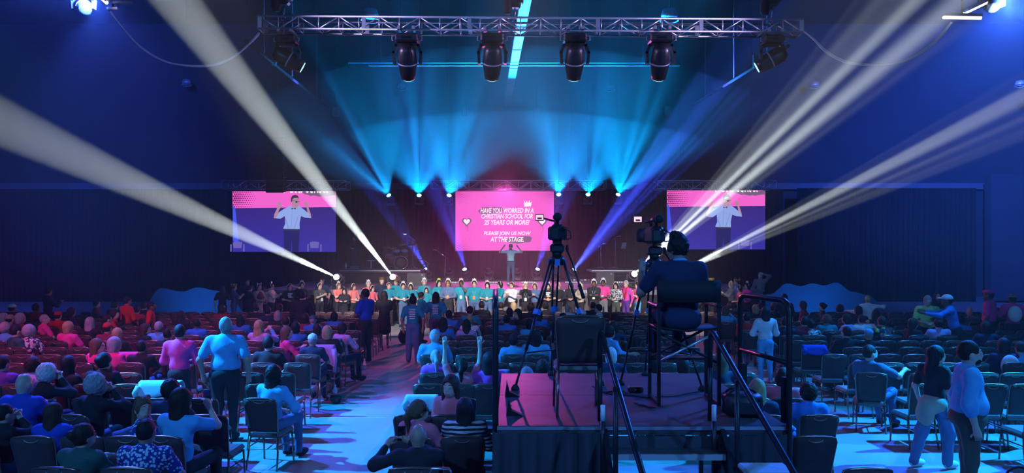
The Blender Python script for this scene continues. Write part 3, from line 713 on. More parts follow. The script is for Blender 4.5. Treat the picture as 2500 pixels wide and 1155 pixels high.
# mixing table with small gear
tb = empty('mixing_table', (P(885, 655, 34).x, 34.0, RZ), 0, 'narrow black table behind the white beams', 'table')
MB().box((0, 0, 0.02), (1.7, 0.7, 0.04)).build('table_top', m_plastic, tb)
for sx in (-.78, .78):
    for sy in (-.3, .3): MB().box((sx, sy, 0), (0.05, 0.05, 0.02)).build('foot', m_metal, tb)
def small(name, mb, m, loc, label, cat): return tag(mb.build(name, m, None, loc), label, cat)
tx0 = P(885, 655, 34).x
def bottle(loc, label, m=None, s=1.0):
    r = empty('water_bottle', loc, 0, label, 'bottle'); r.scale = (s, s, s)
    MB().lathe([(0.03, 0), (0.034, 0.02), (0.034, 0.13), (0.03, 0.15), (0.015, 0.185), (0.013, 0.2)], n=10).build('bottle_body', m or mat('clear_plastic', (0.55, 0.65, 0.75), 0.15, var=0.05), r)
    MB().lathe([(0.035, 0.07), (0.035, 0.12)], n=10).build('bottle_label', m_whitep, r)
    MB().lathe([(0.016, 0.2), (0.016, 0.222)], n=8).build('bottle_cap', m_whitep, r)
bottle((tx0-.76, 33.9, RZ+.04), 'clear bottle standing at the end of the mixing table', None, 1.3)
r = empty('mixing_console', (tx0-.35, 33.95, RZ+.04), 0, 'small grey mixing console lying on the narrow black table', 'console')
MB().rbox((0, 0, 0.05), (0.42, 0.36, 0.10), 0.02, (0.15, 0, 0)).build('console_body', m_grey, r)
for k in range(6): MB().box((-.16+k*.065, -.05, .11), (.02, .04, .02)).build('fader', m_whitep, r)
r = empty('mic_pack', (tx0+.05, 33.9, RZ+.04), 0, 'row of pale handheld microphones resting on the table', 'microphone')
for k in range(3): MB().cyl((-.1+k*.1, 0, 0.02), (-.1+k*.1, 0.16, 0.05), 0.02, 0.012).ball((-.1+k*.1, -.02, 0.02), 0.03, 8, 5).build('handset', m_chrome, r)
r = empty('reading_lamp', (tx0+.42, 33.95, RZ+.04), 0, 'pale T-shaped stand on the narrow black table', 'stand')
MB().cyl((0, 0, 0), (0, 0, 0.36), 0.03).build('post', m_whitep, r); MB().box((0, 0, 0.38), (0.34, 0.08, 0.04)).build('cross_bar', m_whitep, r)
def mic_stand(x, yb, d, ang, hgt, boom, label, z=ZS):
    p = P(x, yb, d); r = empty('mic_stand', (p.x, d, z), ang, label, 'microphone stand', 'microphone stands')
    MB().cyl((0, 0, 0.1), (0, 0, hgt), 0.014, n=6).build('pole', m_chrome, r)
    for k in range(3): MB().cyl((0, 0, 0.14), (0.3*math.cos(k*2.09), 0.3*math.sin(k*2.09), 0.01), 0.011, n=5).build('leg', m_chrome, r)
    b = MB().cyl((0.12, 0, hgt-.08), (-boom, 0, hgt+boom*.8), 0.011, n=5).build('boom', m_chrome, r)
    MB().cyl((-boom, 0, hgt+boom*.8), (-boom-.16, 0, hgt+boom*.85), 0.018, 0.03, 8).build('microphone', m_grey, r)
mic_stand(1087, 683, 34.5, 0.0, 1.2, 0.42, 'microphone on a boom stand beside the lettered screen')
mic_stand(1044, 683, 34.9, 0.4, 0.9, 0.2, 'low microphone stand beside the blue beam lamp')
mic_stand(1008, 655, 34.4, 0.2, 1.45, 0.3, 'tall microphone stand at the end of the drum riser', RZ)
mic_stand(1467, 655, 34.2, 2.8, 1.15, 0.1, 'dim microphone stand, outermost on the empty riser', RZ)
mic_stand(1502, 655, 34.4, 2.8, 1.5, 0.1, 'tall dim microphone stand in the middle of the empty riser', RZ)
ms = empty('music_stand', (P(1522, 655, 34.2).x, 34.1, RZ), 0, 'music stand holding a white sheet on the empty riser', 'music stand')
MB().cyl((0, 0, 0.1), (0, 0, 1.05), 0.014).build('pole', m_metal, ms)
for k in range(3): MB().cyl((0, 0, 0.14), (0.28*math.cos(k*2.09+.5), 0.28*math.sin(k*2.09+.5), 0.01), 0.011, n=5).build('leg', m_metal, ms)
MB().box((0, 0.02, 1.12), (0.5, 0.03, 0.34), (0.35, 0, 0.4)).build('desk', m_metal, ms); MB().box((0, -0.03, 1.13), (0.24, 0.006, 0.3), (0.35, 0, 0.4)).build('sheet', m_whitep, ms)
def wedge(x, yb, d, s, label):
    p = P(x, yb, d); r = empty('floor_monitor', (p.x, d, ZS), 0, label, 'loudspeaker', 'floor monitors')
    MB().prism([(-.3*s, 0), (.3*s, 0), (.3*s, .42*s), (-.3*s, .42*s)], 0, .38*s).build('cabinet', m_plastic, r)
    MB().box((0, -0.01, .22*s), (.5*s, .02, .34*s)).build('grille', m_metal, r)
    MB().box((0.2*s, -0.025, .36*s), (.06*s, .01, .03*s)).build('badge', m_grey, r)
wedge(1016, 700, 31.0, 1.3, 'black floor monitor on the deck below the drum riser'); wedge(1575, 690, 31.0, 1.5, 'black floor monitor on the deck behind the operator'); wedge(1478, 692, 32.2, 1.3, 'black floor monitor in front of the empty riser')
kb = empty('keyboard', (P(1420, 690, 33.4).x, 33.4, ZS), 0, 'low pedal board of small effects lying on the deck', 'pedal board')
MB().rbox((0, 0, 0.06), (1.3, 0.45, 0.12), 0.02).build('board', m_metal, kb)
for i in range(7): MB().rbox((-.52+i*.17, -.05, .15), (.12, .2, .07), .015).build('pedal', (m_grey, m_whitep, m_red)[i % 3], kb)
# ---------------------------------------------------------------- camera platform
PX0, PX1, PY0, PY1, PZ = -0.13, 2.40, 6.25, 8.88, 1.30
m_ply = mat('painted_plywood', (0.07, 0.07, 0.085), 0.52, var=0.45, scale=3.5, spec=0.07)
plat = empty('camera_platform', ((PX0+PX1)/2, PY0, 0), 0, 'raised black camera platform of two plywood decks with cloth skirt', 'platform')
PW, PD = PX1-PX0, PY1-PY0
for k in range(2): MB().box((0, PD*(k+.5)/2, PZ-0.04), (PW, PD/2-0.012, 0.08)).build('deck_panel', m_ply, plat)
MB().box((0, -0.006, PZ-0.02), (PW, 0.012, 0.03)).build('edge_rail', m_alu, plat)
for sx in (-1, 1):
    for y in (0.08, PD/2, PD-0.08): MB().cyl((sx*(PW/2-0.08), y, 0), (sx*(PW/2-0.08), y, PZ-0.08), 0.03, n=8).build('leg', m_metal, plat)
# skirt: pleated cloth clipped to the deck edge, sagging in front
def skirt(x0, x1, y, z0, z1, n, amp, seed, base):
    rnd = random.Random(seed); cols = []
    N = n*6
    for k in range(N+1):
        t = k/N; x = x0+(x1-x0)*t
        a = amp*(0.5+0.5*math.sin(2*PI*k/6+rnd.uniform(-.3, .3)))
        cols.append([(x, y-a*(0.2+0.8*((z1-z)/(z1-z0)))-0.01, z+(-0.03*math.sin(PI*((k % 12)/12)) if z == z1 else 0)) for z in np.linspace(z1, z0, 5)])
    mb = MB(); vs_ = [p for c in cols for p in c]
    fs = [(k*5+j, k*5+j+1, (k+1)*5+j+1, (k+1)*5+j) for k in range(N) for j in range(4)]
    mb.add(vs_, fs, 0, True)
    return mb.build('skirt', m_skirt, base)
m_skirt2 = mat('platform_skirt', (0.035, 0.035, 0.045), 0.55, var=0.2)
s_ = skirt(-PW/2-.04, -0.36, -0.03, 0.02, PZ-0.03, 6, 0.13, 1, plat); s_.data.materials[0] = m_skirt2
s_ = skirt(0.62, PW/2, -0.03, 0.02, PZ-0.05, 6, 0.05, 2, plat); s_.data.materials[0] = m_skirt2
mb = MB(); vs_ = []
for k in range(19):
    y = k/18*PD; a = 0.07*(0.5+0.5*math.sin(k*1.9))
    for z in (PZ-.03, PZ*.5, 0.02): vs_.append((-PW/2-0.02-a*(1.3-z), y, z))
mb.add(vs_, [(k*3+j, (k+1)*3+j, (k+1)*3+j+1, k*3+j+1) for k in range(18) for j in range(2)], 0, True); mb.build('skirt', m_skirt2, plat)
# stairs down towards the viewer
stair = empty('platform_stairs', (1.315, PY0, 0), 0, 'black metal stairs with pale nosings leading up to the camera platform', 'stairs')
m_tread = mat('worn_tread', (0.06, 0.06, 0.07), 0.35, var=0.6, scale=5); m_nose = mat('tread_nosing', (0.5, 0.5, 0.52), 0.4, 0.3, var=0.1)
for k in range(1, 7):
    z = PZ-0.186*k; y = 0.06-0.26*k
    MB().box((0, y+0.14, z-0.02), (0.97, 0.29, 0.04)).build('tread', m_tread, stair)
    MB().box((0, y-0.01, z-0.025), (0.97, 0.02, 0.05)).build('nosing', m_nose, stair)
for sx in (-1, 1):
    a, b = Vector((sx*0.51, 0.02, PZ-0.1)), Vector((sx*0.51, -1.72, 0.02)); v = b-a
    MB().box((a+b)/2, (0.04, v.length, 0.2), v.to_track_quat('Y', 'Z').to_matrix()).build('stringer', m_metal, stair)
MB().box((-0.0, 0.0, PZ-0.15), (0.95, 0.02, 0.12)).build('fascia_plate', m_ply, stair)
for sx, x in ((-1, 0.785), (1, 1.745)):
    MB().cyl((x-1.315, -0.06, 0.9), (x-1.315, -0.06, PZ+0.06), 0.022, n=8).build('stub_post', m_metal, stair)
    MB().cyl((x-1.315, -0.06, PZ+0.06), (x-1.315, -0.06, PZ+0.195), 0.021, n=10).build('taped_cap', m_whitep, stair)
# handrails
def rail(pts, label, posts, r=0.024):
    o = empty('stair_handrail', pts[0], 0, label, 'handrail'); b = Vector(pts[0])
    MB().tube([Vector(p)-b for p in pts], r, 8).build('rail_tube', m_metal, o)
    for a, c in posts: MB().cyl(Vector(a)-b, Vector(c)-b, 0.022, n=8).build('post', m_metal, o)
def hook(x, y, z): return [(x, y+0.02, z-0.32), (x, y+0.02, z-0.1), (x+.002, y-0.0, z-0.03), (x+.004, y-0.04, z), (x+.01, y-0.09, z-0.02)]
rail(hook(0.79, 6.42, 2.1)+[(0.92, 5.05, 1.26), (1.03, 4.2, 0.72), (1.03, 4.15, 0.6), (1.03, 4.22, 0.3)], 'black curved stair handrail on the side of the empty platform chair',
     [((0.845, 5.85, 1.72), (0.845, 5.85, 0.62)), ((0.79, 6.44, 1.8), (0.79, 6.44, 1.3))])
rail(hook(1.78, 6.42, 2.1)+[(1.99, 5.05, 1.26), (2.12, 4.2, 0.72), (2.12, 4.15, 0.6), (2.12, 4.22, 0.3)], 'black curved stair handrail on the side of the operator',
     [((1.86, 5.92, 1.76), (1.86, 5.92, 0.62)), ((1.78, 6.44, 1.8), (1.78, 6.44, 1.3))])
# guard rails
def guard(a, b, label):
    a = Vector(a); b = Vector(b); u = (b-a).normalized(); L = (b-a).length
    o = empty('guard_rail', a, math.atan2(u.y, u.x), label, 'guard rail')
    zt = 1.09; c = 0.09
    pts = [(0, 0, -1.28), (0, 0, zt-c), (c*.3, 0, zt-c*.3), (c, 0, zt), (L-c, 0, zt), (L-c*.3, 0, zt-c*.3), (L, 0, zt-c), (L, 0, -1.28)]
    MB().tube(pts, 0.026, 8).build('rail_frame', m_metal, o)
    MB().cyl((0, 0, 0.55), (L, 0, 0.55), 0.022, n=8).build('mid_rail', m_metal, o)
    for x in (0.06, L-0.06): MB().box((x, 0, 0.22), (0.055, 0.055, 0.4)).build('sleeve', m_metal, o)
guard((2.26, 7.10, PZ), (2.405, 6.22, PZ), 'black guard rail with rounded corners on the operator side of the platform')
o = empty('guard_rail', (-0.145, 6.3, PZ), PI/2+0.024, 'black guard rail post with pink-lit cap beside the empty platform chair', 'guard rail')
zt = 1.08
MB().tube([(0, 0, -1.28), (0, 0, zt-.1), (0.03, 0, zt-.03), (0.1, 0, zt), (1.6, 0, zt), (1.67, 0, zt-.03), (1.7, 0, zt-.1), (1.7, 0, -1.28)], 0.027, 8).build('rail_frame', m_metal, o)
MB().cyl((0, 0, 0.5), (1.7, 0, 0.5), 0.022, n=8).build('mid_rail', m_metal, o)
for x in (0.35, 1.2):
    MB().prism([(0, 0), (0.02, 0.16), (0.05, 0.05), (0.16, 0.0)], -0.04, 0.04).build('foot_bracket', m_metal, o, (x, -0.1, 0.0), (0, 0, -PI/2))
# dark road case with a pale lid beside the stairs
r = empty('road_case', (2.03, 5.72, 0), 0, 'black road case with a pale lid beside the platform stairs', 'case')
MB().rbox((0, 0, 0.52), (0.36, 0.26, 1.04), 0.02).build('case_body', m_plastic, r); MB().rbox((0, 0, 1.075), (0.38, 0.28, 0.05), 0.015).build('case_lid', mat('pale_lid', (0.45, 0.5, 0.52), 0.5), r)
for k in (-1, 1): MB().box((k*.19, 0, .7), (.012, .1, .04)).build('case_handle', m_chrome, r)

# ---------------------------------------------------------------- tripods and video cameras
m_rub = mat('rubber', (0.012, 0.012, 0.013), 0.8, var=0.1)
m_blue = mat('blue_clamp', (0.05, 0.22, 0.6), 0.4, var=0.1)
def tripod(apex, feet, label):
    a = Vector(apex); o = empty('camera_tripod', (a.x, a.y, PZ), 0, label, 'tripod'); top = Vector((0, 0, a.z-PZ))
    MB().lathe([(0.05, -0.06), (0.085, -0.04), (0.085, 0.02), (0.05, 0.04)], top, 12).build('crown_bowl', m_metal, o)
    for k in range(3):
        t = 2*PI*k/3+.5; MB().box(top+Vector((.075*math.cos(t), .075*math.sin(t), -.03)), (.06, .06, .07), Euler((0, 0, t)).to_matrix()).build('leg_clamp', m_blue, o)
    mids = []
    for f in feet:
        f = Vector((f[0]-a.x, f[1]-a.y, 0.03)); dv = (f-top); u = dv.normalized(); sd = u.cross(Vector((0, 0, 1))).normalized()
        s = top+Vector((f.x, f.y, 0)).normalized()*0.07
        leg = MB()
        m1 = s.lerp(f, 0.42); m2 = s.lerp(f, 0.72)
        for q in (-1, 1): leg.cyl(s+sd*q*.03, m1+sd*q*.026, 0.012, n=6)
        leg.cyl(m1, m2, 0.017, n=6).cyl(m2, f, 0.012, n=6); lo_ = leg.build('leg', m_metal, o)
        MB().box(m1, (0.08, 0.05, 0.06), dv.to_track_quat('Z', 'Y').to_matrix()).build('height_lock', m_blue, lo_)
        MB().lathe([(0.045, -0.03), (0.045, -0.005), (0.02, 0.03)], f, 10).build('foot', m_rub, lo_)
        mids.append(s.lerp(f, .74))
    c = sum(mids, Vector())/3
    for m in mids: MB().cyl(c, m, 0.010, n=5).build('spreader_arm', m_metal, o)
    MB().ball(c, 0.03, 8, 5).build('spreader_hub', m_metal, o)
    return o
def video_camera(c, yaw, label, lcd_rgb):
    o = empty('video_camera', c, yaw, label, 'camera')
    # fluid head
    hd = MB().rbox((0, 0, 0.07), (0.16, 0.15, 0.10), 0.02).cyl((0, 0, -0.02), (0, 0, 0.04), 0.055).box((0, 0, 0.135), (0.10, 0.26, 0.025)); hd.build('fluid_head', m_plastic, o)
    MB().cyl((0.10, 0, 0.07), (0.13, 0, 0.07), 0.04, n=10).build('tilt_knob', m_plastic, o)
    MB().tube([(0.10, -0.03, 0.07), (0.17, -0.18, -0.1), (0.26, -0.42, -0.42)], 0.011, 6).build('pan_handle', m_metal, o)
    MB().cyl((0.235, -0.36, -0.33), (0.275, -0.455, -0.465), 0.02, n=8).build('handle_grip', m_rub, o)
    b = MB().rbox((0, 0.0, 0.245), (0.15, 0.34, 0.19), 0.03).rbox((0.085, 0.02, 0.23), (0.05, 0.2, 0.13), 0.02).build('camera_body', m_plastic, o)
    MB().lathe([(0.06, 0), (0.075, 0.08), (0.07, 0.1), (0.085, 0.2), (0.09, 0.21)], (0, 0.17, 0.25), 14, 0, Euler((-PI/2, 0, 0)).to_matrix()).build('lens', m_plastic, o)
    MB().rbox((0, 0.43, 0.25), (0.2, 0.1, 0.16), 0.02).build('lens_hood', m_rub, o)
    MB().tube([(0, -0.1, 0.33), (0, -0.1, 0.40), (0, -0.02, 0.425), (0, 0.12, 0.42), (0, 0.15, 0.36), (0, 0.15, 0.33)], 0.02, 7).build('top_handle', m_plastic, o)
    MB().rbox((0.0, -0.15, 0.42), (0.10, 0.12, 0.09), 0.03).build('viewfinder', m_rub, o)
    MB().lathe([(0.05, 0), (0.045, 0.05), (0.02, 0.07)], (0.0, -0.2, 0.42), 10, 0, Euler((PI/2, 0, 0)).to_matrix()).build('eyecup', m_rub, o)
    MB().rbox((-0.03, -0.2, 0.235), (0.11, 0.09, 0.15), 0.02).build('battery', m_plastic, o)
    l = MB().rbox((-0.20, -0.05, 0.42), (0.10, 0.02, 0.075), 0.006).build('lcd_frame', m_plastic, o)
    MB().box((-0.20, -0.0625, 0.42), (0.086, 0.004, 0.06)).build('lcd_picture', glow('lcd_'+label[:6], lin(*lcd_rgb), 1.0), l)
    MB().box((-0.20, -0.0655, 0.41), (0.05, 0.003, 0.02)).build('lcd_subject', glow('lcd_subject', lin(70, 45, 80), 1.0), l)
    MB().cyl((-0.15, -0.03, 0.41), (-0.03, 0.0, 0.38), 0.012, n=6).build('lcd_arm', m_red, o)
    MB().tube([(0.06, -0.15, 0.3), (0.14, -0.2, 0.26), (0.15, -0.2, 0.18), (0.08, -0.18, 0.17), (0.02, -0.2, 0.2), (0.0, -0.22, 0.28), (0.06, -0.22, 0.31), (0.12, -0.1, 0.3)], 0.007, 5).build('cable_loop', m_rub, o)
    return o
ap = P(1360, 634, 8.2)
tripod(ap, ((0.036, 7.84), (0.48, 8.74), (1.0, 8.1)), 'black tripod with blue clamps standing behind the empty platform chair')
video_camera((ap.x, ap.y, ap.z+0.06), -0.04, 'unattended black video camera on the tripod before the lettered screen', (245, 215, 235))
ap = P(1597, 640, 8.1)
tripod(ap, ((1.23, 8.12), (1.62, 8.72), (2.07, 7.8)), 'black tripod with blue clamps standing in front of the seated operator')
video_camera((ap.x, ap.y, ap.z+0.06), 0.05, 'operated black video camera on the tripod beside the operator', (255, 225, 240))

# ---------------------------------------------------------------- director's chair
dc = empty('director_chair', (1.735, 7.03, PZ), 0, 'tall black folding director chair with canvas back under the operator', 'chair')
for sx in (-.295, .295):
    MB().box((sx, 0, 0.62), (0.032, 0.032, 1.22)).build('back_post', m_metal, dc)
    MB().box((sx, 0.47, 0.48), (0.032, 0.032, 0.96)).build('front_post', m_metal, dc)
    MB().box((sx, 0.235, 0.02), (0.03, 0.5, 0.03)).build('foot_runner', m_metal, dc)
    MB().rbox((sx, 0.22, 0.98), (0.055, 0.5, 0.03), 0.01).build('armrest', m_metal, dc)
    MB().cyl((sx, 0.02, 0.76), (sx, 0.46, 0.76), 0.014, n=6).build('seat_rail', m_metal, dc)
for y in (0.06, 0.42):
    MB().cyl((-.29, y, 0.42), (.29, y, 0.72), 0.014, n=6).build('cross_brace', m_alu if y < .1 else m_metal, dc)
    MB().cyl((.29, y, 0.42), (-.29, y, 0.72), 0.014, n=6).build('cross_brace', m_metal, dc)
MB().box((0, 0.47, 0.40), (0.58, 0.12, 0.025)).build('footrest', m_metal, dc)
mb = MB()
for j in range(7):
    x = -.31+.62*j/6; mb.add([(x, -0.02-0.05*math.sin(PI*j/6), 1.02), (x, -0.02-0.05*math.sin(PI*j/6), 1.235)], [])
n0 = 0; mb.f = [(2*j, 2*j+2, 2*j+3, 2*j+1) for j in range(6)]; mb.m = [0]*6; mb.sm = [True]*6
m_canvas = mat('black_canvas', (0.012, 0.012, 0.015), 0.8, var=0.15)
bk = mb.build('back_canvas', m_canvas, dc); md = bk.modifiers.new('thick', 'SOLIDIFY'); md.thickness = 0.012
mb = MB(); mb.add([(-.29, .03, .77), (.29, .03, .77), (.29, .46, .77), (-.29, .46, .77), (0, .03, .735), (0, .46, .735)], [(0, 4, 5, 3), (4, 1, 2, 5)], 0, True)
st = mb.build('seat_canvas', m_canvas, dc); md = st.modifiers.new('thick', 'SOLIDIFY'); md.thickness = 0.012
# bags and cables on the platform
def lump_bag(name, loc, size, m, label, cat, seed=0, strap=True, rz=0.0):
    rnd = random.Random(seed); r = empty(name, loc, rz, label, cat)
    mb = MB().ball((0, 0, size[2]/2), (size[0]/2, size[1]/2, size[2]/2), 14, 9)
    mb.v = [((x*(1+.12*math.sin(7*z/size[2]+seed)), y*(1+.1*math.sin(9*x+seed)), max(0.0, min(size[2]*.96, z*1.25-size[2]*.1))) ) for x, y, z in mb.v]
    mb.build('bag_body', m, r)
    MB().box((0, -size[1]*.47, size[2]*.45), (size[0]*.55, 0.03, size[2]*.45)).build('bag_pocket', m, r)
    if strap: MB().tube([(size[0]*.3*math.cos(t), 0, size[2]*.9+size[2]*.25*math.sin(t)) for t in np.linspace(0, PI, 9)], 0.012, 5).build('bag_strap', m_rub, r)
    return r
m_bagk = mat('black_nylon', (0.015, 0.015, 0.02), 0.5, var=0.2)
lump_bag('camera_bag', (2.13, 6.62, PZ), (0.42, 0.28, 0.22), m_bagk, 'black padded camera bag lying at the platform corner', 'bag', 1)
lump_bag('camera_bag', (2.16, 6.98, PZ), (0.26, 0.2, 0.16), m_bagk, 'smaller black bag behind the padded camera bag', 'bag', 2)
def floor_cable(pts, label, r=0.006):
    b = Vector(pts[0]); o = empty('floor_cable', b, 0, label, 'cable'); w = []
    for i in range(len(pts)-1):
        for k in range(4):
            t = k/4; w.append((pts[i][0]+(pts[i+1][0]-pts[i][0])*t+.015*math.sin(9*(i+t))-b.x, pts[i][1]+(pts[i+1][1]-pts[i][1])*t+.015*math.cos(7*(i+t))-b.y, pts[i][2]+(pts[i+1][2]-pts[i][2])*t-b.z))
    MB().tube(w, r, 5).build('cord', m_rub, o)
floor_cable([(0.9, 8.0, PZ+.007), (1.0, 7.6, PZ+.007), (1.25, 7.5, PZ+.007), (1.2, 7.75, PZ+.007), (1.0, 7.7, PZ+.007), (1.4, 7.4, PZ+.007), (1.75, 7.5, PZ+.007), (2.2, 7.9, PZ+.007)], 'thin black cable coiled across the platform deck')
floor_cable([(1.22, 7.15, PZ+.007), (1.3, 7.0, PZ+.007), (1.42, 6.9, PZ+.007)], 'short pale cable end lying on the platform deck')
r = empty('power_pack', (1.33, 7.72, PZ), 0, 'small black power pack lying among platform cables', 'power pack'); MB().rbox((0, 0, .03), (.16, .09, .06), .012).build('pack_body', m_plastic, r); MB().box((0, -.046, .035), (.03, .006, .015)).build('indicator', m_grey, r)
# ---------------------------------------------------------------- banquet chairs
m_cback = mat('chair_fabric', (0.055, 0.030, 0.030), 0.75, var=0.3, scale=30)
m_cseat = mat('chair_seat_fabric', (0.16, 0.12, 0.11), 0.85, var=0.3, scale=40)
m_cframe = mat('chair_bronze_frame', (0.30, 0.20, 0.16), 0.28, 0.8, var=0.1)
m_slot = mat('handle_slot', (0.32, 0.24, 0.20), 0.4, 0.6, var=0.1)
def chair_meshes():
    M = {}
    tilt = 0.16
    def bp(x, t, dy=0.0):   # point on the raked back, t from seat (0) to top (1)
        z = 0.47+0.45*t; return (x, -0.185-tilt*0.45*t-0.04*t*t+dy, z)
    nx, nt_ = 6, 6; vs_ = []; 
    for side, dy in ((0, -0.022), (1, 0.022)):
        for j in range(nt_+1):
            t = j/nt_; wdt = 0.185+0.035*t-0.012*max(0, t-.85)*6
            for i in range(nx+1):
                u = -1+2*i/nx; bulge = 0.012*(1-u*u)*math.sin(PI*t)
                x, y, z = bp(u*wdt, t*0.96+.04, dy+(-bulge if side == 0 else bulge)); vs_.append((x, y, z))
    S = (nx+1)*(nt_+1); fs = []
    for j in range(nt_):
        for i in range(nx):
            a = j*(nx+1)+i; fs.append((a, a+1, a+nx+2, a+nx+1)); b = a+S; fs.append((b, b+nx+1, b+nx+2, b+1))
    ring = [i for i in range(nx+1)]+[j*(nx+1)+nx for j in range(1, nt_+1)]+[nt_*(nx+1)+i for i in range(nx-1, -1, -1)]+[j*(nx+1) for j in range(nt_-1, 0, -1)]
    for k in range(len(ring)): a, b = ring[k], ring[(k+1) % len(ring)]; fs.append((b, a, a+S, b+S))
    M['backrest'] = (MB().add(vs_, fs, 0, True), m_cback)
    pts = [(-0.19, -0.175, 0.42)]+[bp(-0.19-0.035*t, t) for t in (0.1, 0.5, 0.9)]+[bp(-0.205, 0.99)]+[(x, bp(0, 1.0)[1], 0.924+0.012*(1-(x/.2)**2)) for x in (-.14, 0, .14)]+[bp(0.205, 0.99)]+[bp(0.19+0.035*t, t) for t in (0.9, 0.5, 0.1)]+[(0.19, -0.175, 0.42)]
    M['back_frame'] = (MB().tube(pts, 0.0125, 6), m_cframe)
    M['hand_slot'] = (MB().tube([(0.075*math.cos(t), bp(0, .94)[1]-0.024, 0.905-0.03*math.sin(t)) for t in np.linspace(0, PI, 7)], 0.007, 5), m_slot)
    M['seat'] = (MB().rbox((0, 0.03, 0.435), (0.43, 0.44, 0.075), 0.03), m_cseat)
    legs = []
    for sx in (-1, 1):
        legs.append((MB().tube([(sx*0.20, 0.22, 0.40), (sx*0.205, 0.235, 0.2), (sx*0.208, 0.25, 0.0)], 0.0125, 6), m_cframe))
        legs.append((MB().tube([(sx*0.19, -0.175, 0.42), (sx*0.20, -0.20, 0.2), (sx*0.208, -0.245, 0.0)], 0.0125, 6), m_cframe))
    M['leg'] = legs
    st = []
    for sx in (-1, 1): st.append((MB().cyl((sx*0.202, 0.23, 0.29), (sx*0.196, -0.19, 0.29), 0.009, n=5).cyl((sx*0.2, 0.22, 0.395), (sx*0.19, -0.175, 0.395), 0.012, n=5), m_cframe))
    M['side_rail'] = st
    return M
CH = chair_meshes(); chair_data = []
for nme, v in CH.items():
    for mb, m in (v if isinstance(v, list) else [v]): chair_data.append((nme, mb.mesh(nme, m)))
allmb = MB(); order = [m_cback, m_cframe, m_slot, m_cseat]
for nme, v in CH.items():
    for mb, m in (v if isinstance(v, list) else [v]):
        n = len(allmb.v); allmb.v += mb.v; allmb.f += [tuple(i+n for i in f) for f in mb.f]; allmb.m += [order.index(m)]*len(mb.f); allmb.sm += mb.sm
chair_one = allmb.mesh('banquet_chair', order)
chairs_placed = []      # (x, y, rz, parts?, label)
def add_chair(x, y, rz, label, parts, z=0.0):
    if parts:
        r = empty('banquet_chair', (x, y, z), rz, label, 'chair', 'banquet chairs')
        for nme, me in chair_data:
            o = bpy.data.objects.new(nme, me); COL.objects.link(o); o.parent = r
    else:
        r = bpy.data.objects.new('banquet_chair', chair_one); COL.objects.link(r); r.location = (x, y, z); r.rotation_euler = (0, 0, rz); tag(r, label, 'chair', 'banquet chairs')
    return r

# ---------------------------------------------------------------- people: smooth bodies grown from blended shapes
def surfnet(v, org, h):
    s = v < 0
    nx, ny, nz = v.shape
    c = np.zeros((nx-1, ny-1, nz-1), np.int8)
    offs = [(0,0,0),(1,0,0),(0,1,0),(1,1,0),(0,0,1),(1,0,1),(0,1,1),(1,1,1)]
    for a, b, d in offs: c += s[a:nx-1+a, b:ny-1+b, d:nz-1+d]
    mix = (c > 0) & (c < 8)
    I = np.argwhere(mix)
    if len(I) == 0: return np.zeros((0, 3)), []
    idx = -np.ones(mix.shape, np.int64); idx[mix] = np.arange(len(I))
    vals = np.stack([v[I[:, 0]+a, I[:, 1]+b, I[:, 2]+d] for a, b, d in offs], 1)
    acc = np.zeros((len(I), 3)); cnt = np.zeros(len(I)); O = np.array(offs, float)
    for a, b in ((0,1),(2,3),(4,5),(6,7),(0,2),(1,3),(4,6),(5,7),(0,4),(1,5),(2,6),(3,7)):
        va, vb = vals[:, a], vals[:, b]; m = (va < 0) != (vb < 0)
        t = np.where(m, va/np.where(m, va-vb, 1), 0)
        acc += np.where(m[:, None], O[a]+(O[b]-O[a])*t[:, None], 0); cnt += m
    V = org+(I+acc/cnt[:, None])*h
    Fs = []
    for ax in range(3):
        sl0 = [slice(None)]*3; sl1 = [slice(None)]*3; sl0[ax] = slice(0, -1); sl1[ax] = slice(1, None)
        a, b = s[tuple(sl0)], s[tuple(sl1)]
        E = np.argwhere(a != b); u, w = (ax+1) % 3, (ax+2) % 3
        ok = (E[:, u] > 0) & (E[:, w] > 0) & (E[:, u] < v.shape[u]-1) & (E[:, w] < v.shape[w]-1); E = E[ok]
        if len(E) == 0: continue
        def cell(du, dw):
            q = E.copy(); q[:, u] += du; q[:, w] += dw; return idx[q[:, 0], q[:, 1], q[:, 2]]
        Q = np.stack([cell(-1, -1), cell(0, -1), cell(0, 0), cell(-1, 0)], 1)
        flip = ~a[E[:, 0], E[:, 1], E[:, 2]]
        Q[flip] = Q[flip][:, ::-1]
        Fs.append(Q)
    return V, np.concatenate(Fs)
